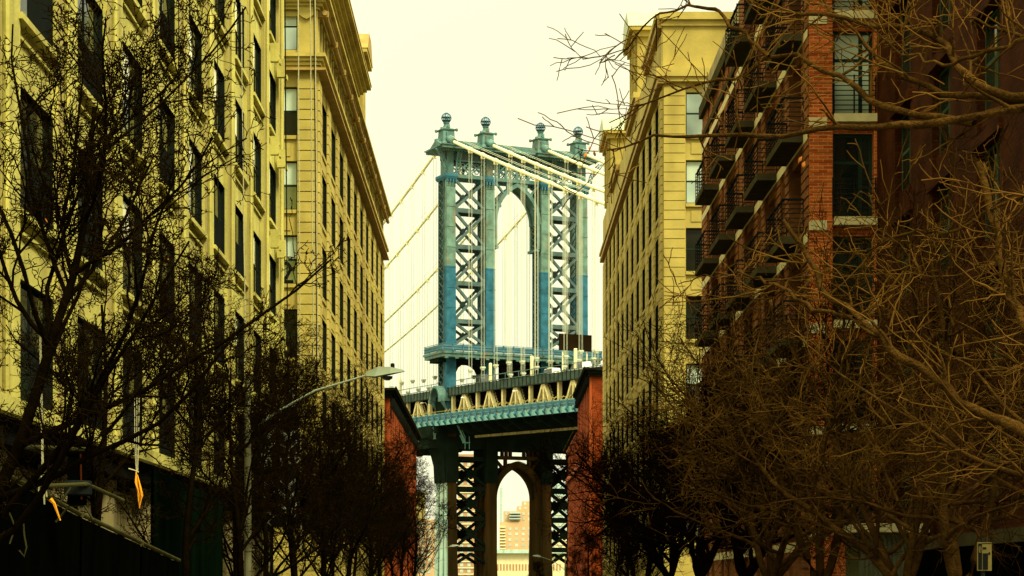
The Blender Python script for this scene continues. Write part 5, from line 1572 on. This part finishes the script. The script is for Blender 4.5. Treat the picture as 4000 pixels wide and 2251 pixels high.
def green_lamp():
    r = thing('ornamental_lamp', 'small green scrolled lamp post low by the left red warehouse', 'lamp', (-6.3, 178, .1), local=True)
    b = MB(); b.lathe([(.14, 0), (.1, .6), (.07, 1.0), (.055, 3.2), (.1, 3.25), (.03, 3.4)], 0, 0, 8); b.build('post', M['lamp_green'], r)
    b = MB(); b.tube([(0, 0, 2.4), (-.35, 0, 2.7), (-.55, 0, 3.1), (-.65, 0, 3.5)], .05, 6); b.tube([(0, 0, 2.5), (.3, 0, 2.7), (.5, 0, 2.9), (.52, 0, 3.3)], .05, 6); b.build('scroll', M['lamp_green'], r)
    b = MB(); b.lathe([(.05, 3.4), (.14, 3.55), (.1, 3.75), (.02, 3.85)], -.65, 0, 8); b.build('lantern', M['lamp_green'], r)
green_lamp()

# ------------------------------------------------------------------ ropes, netting and scaffold on the left
def rope(u0, v0, u1, v1, Y, mat, label, rad=.018, knot=None, zt=None):
    a, b = px(u0, v0, Y), px(u1, v1, Y)
    m = MB(); n = 8
    m.tube([a.lerp(b, k / n) + Vector((.006 * math.sin(k * 2.3), .006 * math.cos(k * 1.7), 0)) for k in range(n + 1)], rad, 6)
    o = m.build('rope', M[mat]); tag(o, label, 'rope', 'rigging ropes on the left')
    return o
rope(1164, -60, 1176, 2150, 72, 'rope_white', 'white rigging rope nearest the window of the golden stone end wall', .022)
rope(1112, -60, 1130, 2100, 72, 'rope_black', 'black rope hanging before the end wall window, next to the loft building', .022)
rope(1211, -60, 1226, 1500, 73, 'rope_white', 'left one of two white ropes over the grooved end pier', .02)
rope(1230, -60, 1243, 1500, 73, 'rope_white', 'right one of two white ropes over the grooved end pier', .02)
rope(1225, -60, 1238, 1500, 74, 'rope_black', 'black rope between the two white ropes over the grooved end pier', .018)
rope(941, -60, 960, 1500, 60, 'rope_white', 'pale rope down the loft building wall, three window columns from its far corner', .015)
rope(850, -60, 853, 1200, 55, 'rope_black', 'thin dark line down the loft building wall in the middle of its face', .012)
rope(697, -60, 700, 1300, 50, 'rope_black', 'thin dark line down the loft building wall beside the white reflecting window', .012)
def thick_rope():
    r = thing('hoist_rope', 'thick white twisted rope with a big knot, hanging to the scaffold at lower left', 'rope', (0, 0, 0))
    a, b = px(157, 1280, 25), px(167, 1835, 25)
    m = MB()
    for ph in (0, 2.1, 4.2):
        m.tube([a.lerp(b, k / 70) + Vector((.007 * math.cos(ph + k * .9), .007 * math.sin(ph + k * .9), 0)) for k in range(71)], .0085, 5)
    r['_world'] = (0, 0, 0)
    m.build('rope', M['rope_white'], r)
    m = MB(); c = px(167, 1865, 25)
    for k in range(5):
        z = c.z + .09 - k * .045
        m.tube([(c.x + .03 * math.cos(t) * (1 - .1 * k), c.y + .03 * math.sin(t), z + .012 * math.sin(2 * t)) for t in [j * math.pi / 5 for j in range(11)]], .013, 5)
    for dx, dz in ((-.06, -.28), (.02, -.33), (.05, -.24)): m.tube([(c.x, c.y, c.z), (c.x + dx * .7, c.y, c.z - .12), (c.x + dx, c.y, c.z + dz)], .01, 5)
    m.build('knot', M['rope_white'], r)
thick_rope()
def cord_bundle():
    c = px(532, 1840, 27)
    r = thing('cord_bundle', 'bright orange coiled cord hanging from pale lines before the netting', 'cord', c)
    m = MB(); rnd = random.Random(8)
    for k in range(16):
        w = rnd.uniform(.01, .05); ln = rnd.uniform(.36, .50); ph = rnd.uniform(0, 6.28)
        m.tube([(c.x, c.y, c.z), (c.x - w * .5 + .02, c.y + w * math.sin(ph), c.z - ln * .35), (c.x + .02 + w * .5, c.y + w * math.cos(ph), c.z - ln * .8), (c.x + .045, c.y, c.z - ln),
                (c.x + .05 + w * .6, c.y + w * math.sin(ph), c.z - ln * .75), (c.x + .015, c.y, c.z - .05)], .006, 4)
    m.build('coil', M['rope_orange'], r)
    m = MB()
    for k in range(3): m.tube([(c.x + .01 * k, c.y, c.z), (c.x - .02 + .025 * k, c.y + .01, c.z + .35), (c.x - .03 + .03 * k, c.y + .05, c.z + 1.0)], .005, 4)
    m.tube([(c.x - .1, c.y, c.z + .03), (c.x, c.y, c.z), (c.x + .03, c.y, c.z - .02)], .008, 4)
    m.build('lines', M['rope_white'], r)
cord_bundle()
def scaffold():
    r = thing('sidewalk_shed', 'black netted pavement shed with a sloping olive rail, along the foot of the loft building', 'scaffold', (0, 0, 0))
    r['_world'] = (0, 0, 0)
    segs = [((-10, 1835), (312, 2008), 25.0, 29.2), ((322, 2012), (548, 2118), 29.4, 33), ((556, 2122), (700, 2190), 33.2, 36.5)]
    for (a, b, Ya, Yb) in segs:
        p, q = px(*a, Ya), px(*b, Yb)
        m = MB(); m.tube([p, q], .035, 8); m.build('rail', M['pipe_olive'], r)
        m = MB(); n = 24; top, bot = [], []
        for k in range(n + 1):
            t = k / n; e = p.lerp(q, t); off = .035 * math.sin(k * 2.4)
            top.append((e.x, e.y, e.z - .05)); bot.append((e.x + off - .05, e.y + off * .5, 0.13))
        vs = top + bot + [(x - .05, y, z) for x, y, z in top] + [(x - .05, y, z) for x, y, z in bot]
        N = n + 1; fs = []
        for k in range(n):
            fs += [(k, N + k, N + k + 1, k + 1), (2 * N + k, 2 * N + k + 1, 3 * N + k + 1, 3 * N + k), (k, k + 1, 2 * N + k + 1, 2 * N + k), (N + k, 3 * N + k, 3 * N + k + 1, N + k + 1)]
        m.add(vs, fs); m.build('netting', M['tarp'], r)
        for t in (0.02, .34, .67, .98):
            e = p.lerp(q, t); m = MB(); m.tube([(e.x - .12, e.y + .04, .13), (e.x - .12, e.y + .04, e.z + .02)], .03, 6); m.build('post', M['pipe_olive'], r)
    # taller green netting further on, with a pale return panel
    m = MB()
    top = [px(600 + 30 * k, 1830 + 14 * k, 40 + .8 * k) for k in range(10)]
    vs = [tuple(t) for t in top] + [(t.x, t.y, .13) for t in top] + [(t.x - .06, t.y, t.z) for t in top] + [(t.x - .06, t.y, .13) for t in top]
    fs = []
    for k in range(9): fs += [(k, 10 + k, 11 + k, k + 1), (20 + k, 21 + k, 31 + k, 30 + k), (k, k + 1, 21 + k, 20 + k)]
    m.add(vs, fs); m.build('green_netting', M['tarp_green'], r)
scaffold()
def scaffold_pipes():
    Y = 26.5
    def pipe(a, b, Ya, Yb, lb, mat='pipe_olive', rad=.028):
        m = MB(); m.tube([px(*a, Ya), px(*b, Yb)], rad, 8); o = m.build('scaffold_pipe', M[mat]); tag(o, lb, 'pipe', 'loose scaffold pipes')
    pipe((108, 1746), (336, 1756), Y, Y + .6, 'level scaffold pipe, upper of the two beside the thick white rope', 'pipe_olive')
    pipe((118, 1902), (330, 1892), Y, Y + .6, 'level scaffold pipe, lower of the two beside the knotted rope')
    pipe((335, 1890), (480, 1955), Y + .6, Y + 2.2, 'sloping scaffold pipe right of the dark winch')
    pipe((236, 1962), (278, 1905), Y, Y, 'short slanting brace under the lower scaffold pipe', rad=.014)
    r = thing('winch', 'dark lumpy hoist winch hung at the scaffold between the pipes', 'winch', px(300, 1850, Y + .8))
    c = px(300, 1850, Y + .8)
    m = MB(); m.box(c.x - .10, c.x + .11, c.y - .12, c.y + .12, c.z - .42, c.z + .2); m.lathe([(.1, c.z + .2), (.15, c.z + .26), (.14, c.z + .42), (.05, c.z + .5)], c.x, c.y, 10); m.build('housing', M['tarp'], r)
    m = MB(); m.lathe([(.17, c.z - .3), (.19, c.z - .28), (.19, c.z - .12), (.17, c.z - .1)], c.x + .02, c.y - .02, 14); m.build('drum', M['black_iron'], r)
    m = MB(); m.tube([(c.x + .08, c.y - .14, c.z + .25), (c.x + .09, c.y - .14, c.z - .35)], .012, 5); m.build('red_lever', M['dark_red'], r)
    m = MB(); m.tube([(c.x - .28, c.y, c.z - .65), (c.x - .1, c.y, c.z - .43), (c.x + .1, c.y, c.z - .43), (c.x + .22, c.y, c.z - .62)], .015, 5); m.build('stay', M['pipe_olive'], r)
    a, b = px(197, 1950, 25.4), px(236, 2034, 25.4)
    m = MB(); m.tube([a, a.lerp(b, .2) + Vector((.02, 0, 0)), b], [.03, .02, .008], 5); o = m.build('strap', M['rope_orange']); tag(o, 'orange strap tied over the sloping rail below the white knot', 'strap')
    for k, (pts, lb) in enumerate((([(15, 1962), (35, 2000), (52, 2040), (50, 2090), (38, 2125)], 'thin olive cord looping down the black netting at the far left'),
                                   ([(92, 2045), (95, 2090), (104, 2140), (95, 2175), (75, 2150)], 'frayed olive cord end with a tuft on the black netting'))):
        m = MB(); m.tube([px(u, v, 24.8) for u, v in pts], .01, 5); o = m.build('loose_cord', M['pipe_olive']); tag(o, lb, 'cord')
scaffold_pipes()

# ------------------------------------------------------------------ lattice banner
def banner():
    Y = 66.0
    c = px(1086, 1850, Y)
    r = thing('lattice_banner', 'black hoarding banner with white lettering and crossing orange and white diagonals, half hidden by trunks', 'banner', c, local=True)
    w, h = .66, 1.72
    b = MB(); b.box(-w, w, 0, .06, -h, h); b.build('panel', M['banner'], r)
    st = {'banner_orange': MB(), 'banner_white': MB(), 'banner_cyan': MB()}
    keys = ['banner_white', 'banner_orange', 'banner_white', 'banner_cyan']
    rnd = random.Random(2)
    def stripe(mb, x0, z0, dx, dz, ln, wd, y):
        d = Vector((dx, 0, dz)).normalized(); a = Vector((x0, y, z0)); e = a + d * ln
        if abs(e.x) > w or abs(e.z) > h or abs(a.x) > w: return
        mb.beam(a, e, wd, .006, (0, 1, 0))
    k = 0
    for i in range(9):
        z = h - .25 - i * .40
        if -.05 < z < .9 - .1: continue
        for x0, dx in ((-w + .05, .75), (.02, .75), (w - .05, -.75), (-.06, -.75)):
            for j in range(2):
                stripe(st[keys[(k + j) % 4]], x0, z - j * .07, dx, -.66, .52, .028, -.008 - .003 * (k % 3) - .012 * j); k += 1
    for kk, mb in st.items():
        if mb.v: mb.build('diagonals', M[kk], r)
    m = MB(); m.lathe([(.001, 0), (.17, 0.001)], 0, 0, 18)
    o = m.build('white_disc', M['banner_white'], r); o.rotation_euler = (math.radians(90), 0, 0); o.location = (.46, -.045, -1.25)
    for body, x, z, s, ro in (('anti', -.55, .50, .26, .25), ('ula', .12, .66, .26, .22), ('60', -.62, .10, .50, .2), ('116', .02, .22, .50, .2)):
        text_mesh('lettering', body, s, M['banner_white'], r, (x, -.05, z), roll=-ro, offset=.006)
banner()

# ------------------------------------------------------------------ parking sign
def parking_sign():
    Y = 21.5
    p = px(3842, 2180, Y)
    r = thing('parking_sign', 'pale street sign with black strip and circle emblem on a dark post', 'sign', (p.x, Y, .13), local=True)
    def L(u, v): q = px(u, v, Y); return (q.x - p.x, q.z - .13)
    (x0, z1), (x1, z0) = L(3817, 2119), L(3873, 2230)
    b = MB(); b.box(x0, x1, -.01, .01, z0, z1); pl = b.build('plate', M['sign_white'], r)
    b = MB(); b.box(x0 + .008, x0 + (x1 - x0) * .32, -.014, -.0105, z0 + .01, z1 - .012)
    (bx0, bz1), (bx1, bz0) = L(3838, 2162), L(3858, 2226)
    b.box(bx0, bx1, -.016, -.0145, bz0, bz1); b.box(x0 + (x1 - x0) * .33, x1 - .004, -.014, -.0105, z1 - .016, z1 - .008)
    (tx, tz), (tx2, tz2) = L(3838, 2138), L(3852, 2147); b.box(tx, tx2, -.0135, -.0105, tz2, tz)
    (tx, tz), (tx2, tz2) = L(3860, 2158), L(3867, 2168); b.box(tx, tx2, -.0135, -.0105, tz2, tz)
    b.build('black_marks', M['black_paint'], pl)
    cx, cz = L(3827, 2147)
    b = MB()
    b.tube([(cx + .012 * math.cos(t), -.018, cz + .034 * math.sin(t)) for t in [k * math.pi / 8 for k in range(17)]], .0032, 5)
    b.tube([(cx - .003, -.018, cz - .022), (cx - .003, -.018, cz + .02), (cx + .005, -.018, cz + .014), (cx + .004, -.018, cz + .002), (cx - .003, -.018, cz)], .003, 5)
    b.build('circle_emblem', M['sign_white'], pl)
    b = MB(); b.tube([(0, .03, 0), (0, .03, z1 + .05)], .025, 8); b.build('post', M['black_iron'], r)
parking_sign()

for o in bpy.data.objects:
    if '_world' in o: del o['_world']
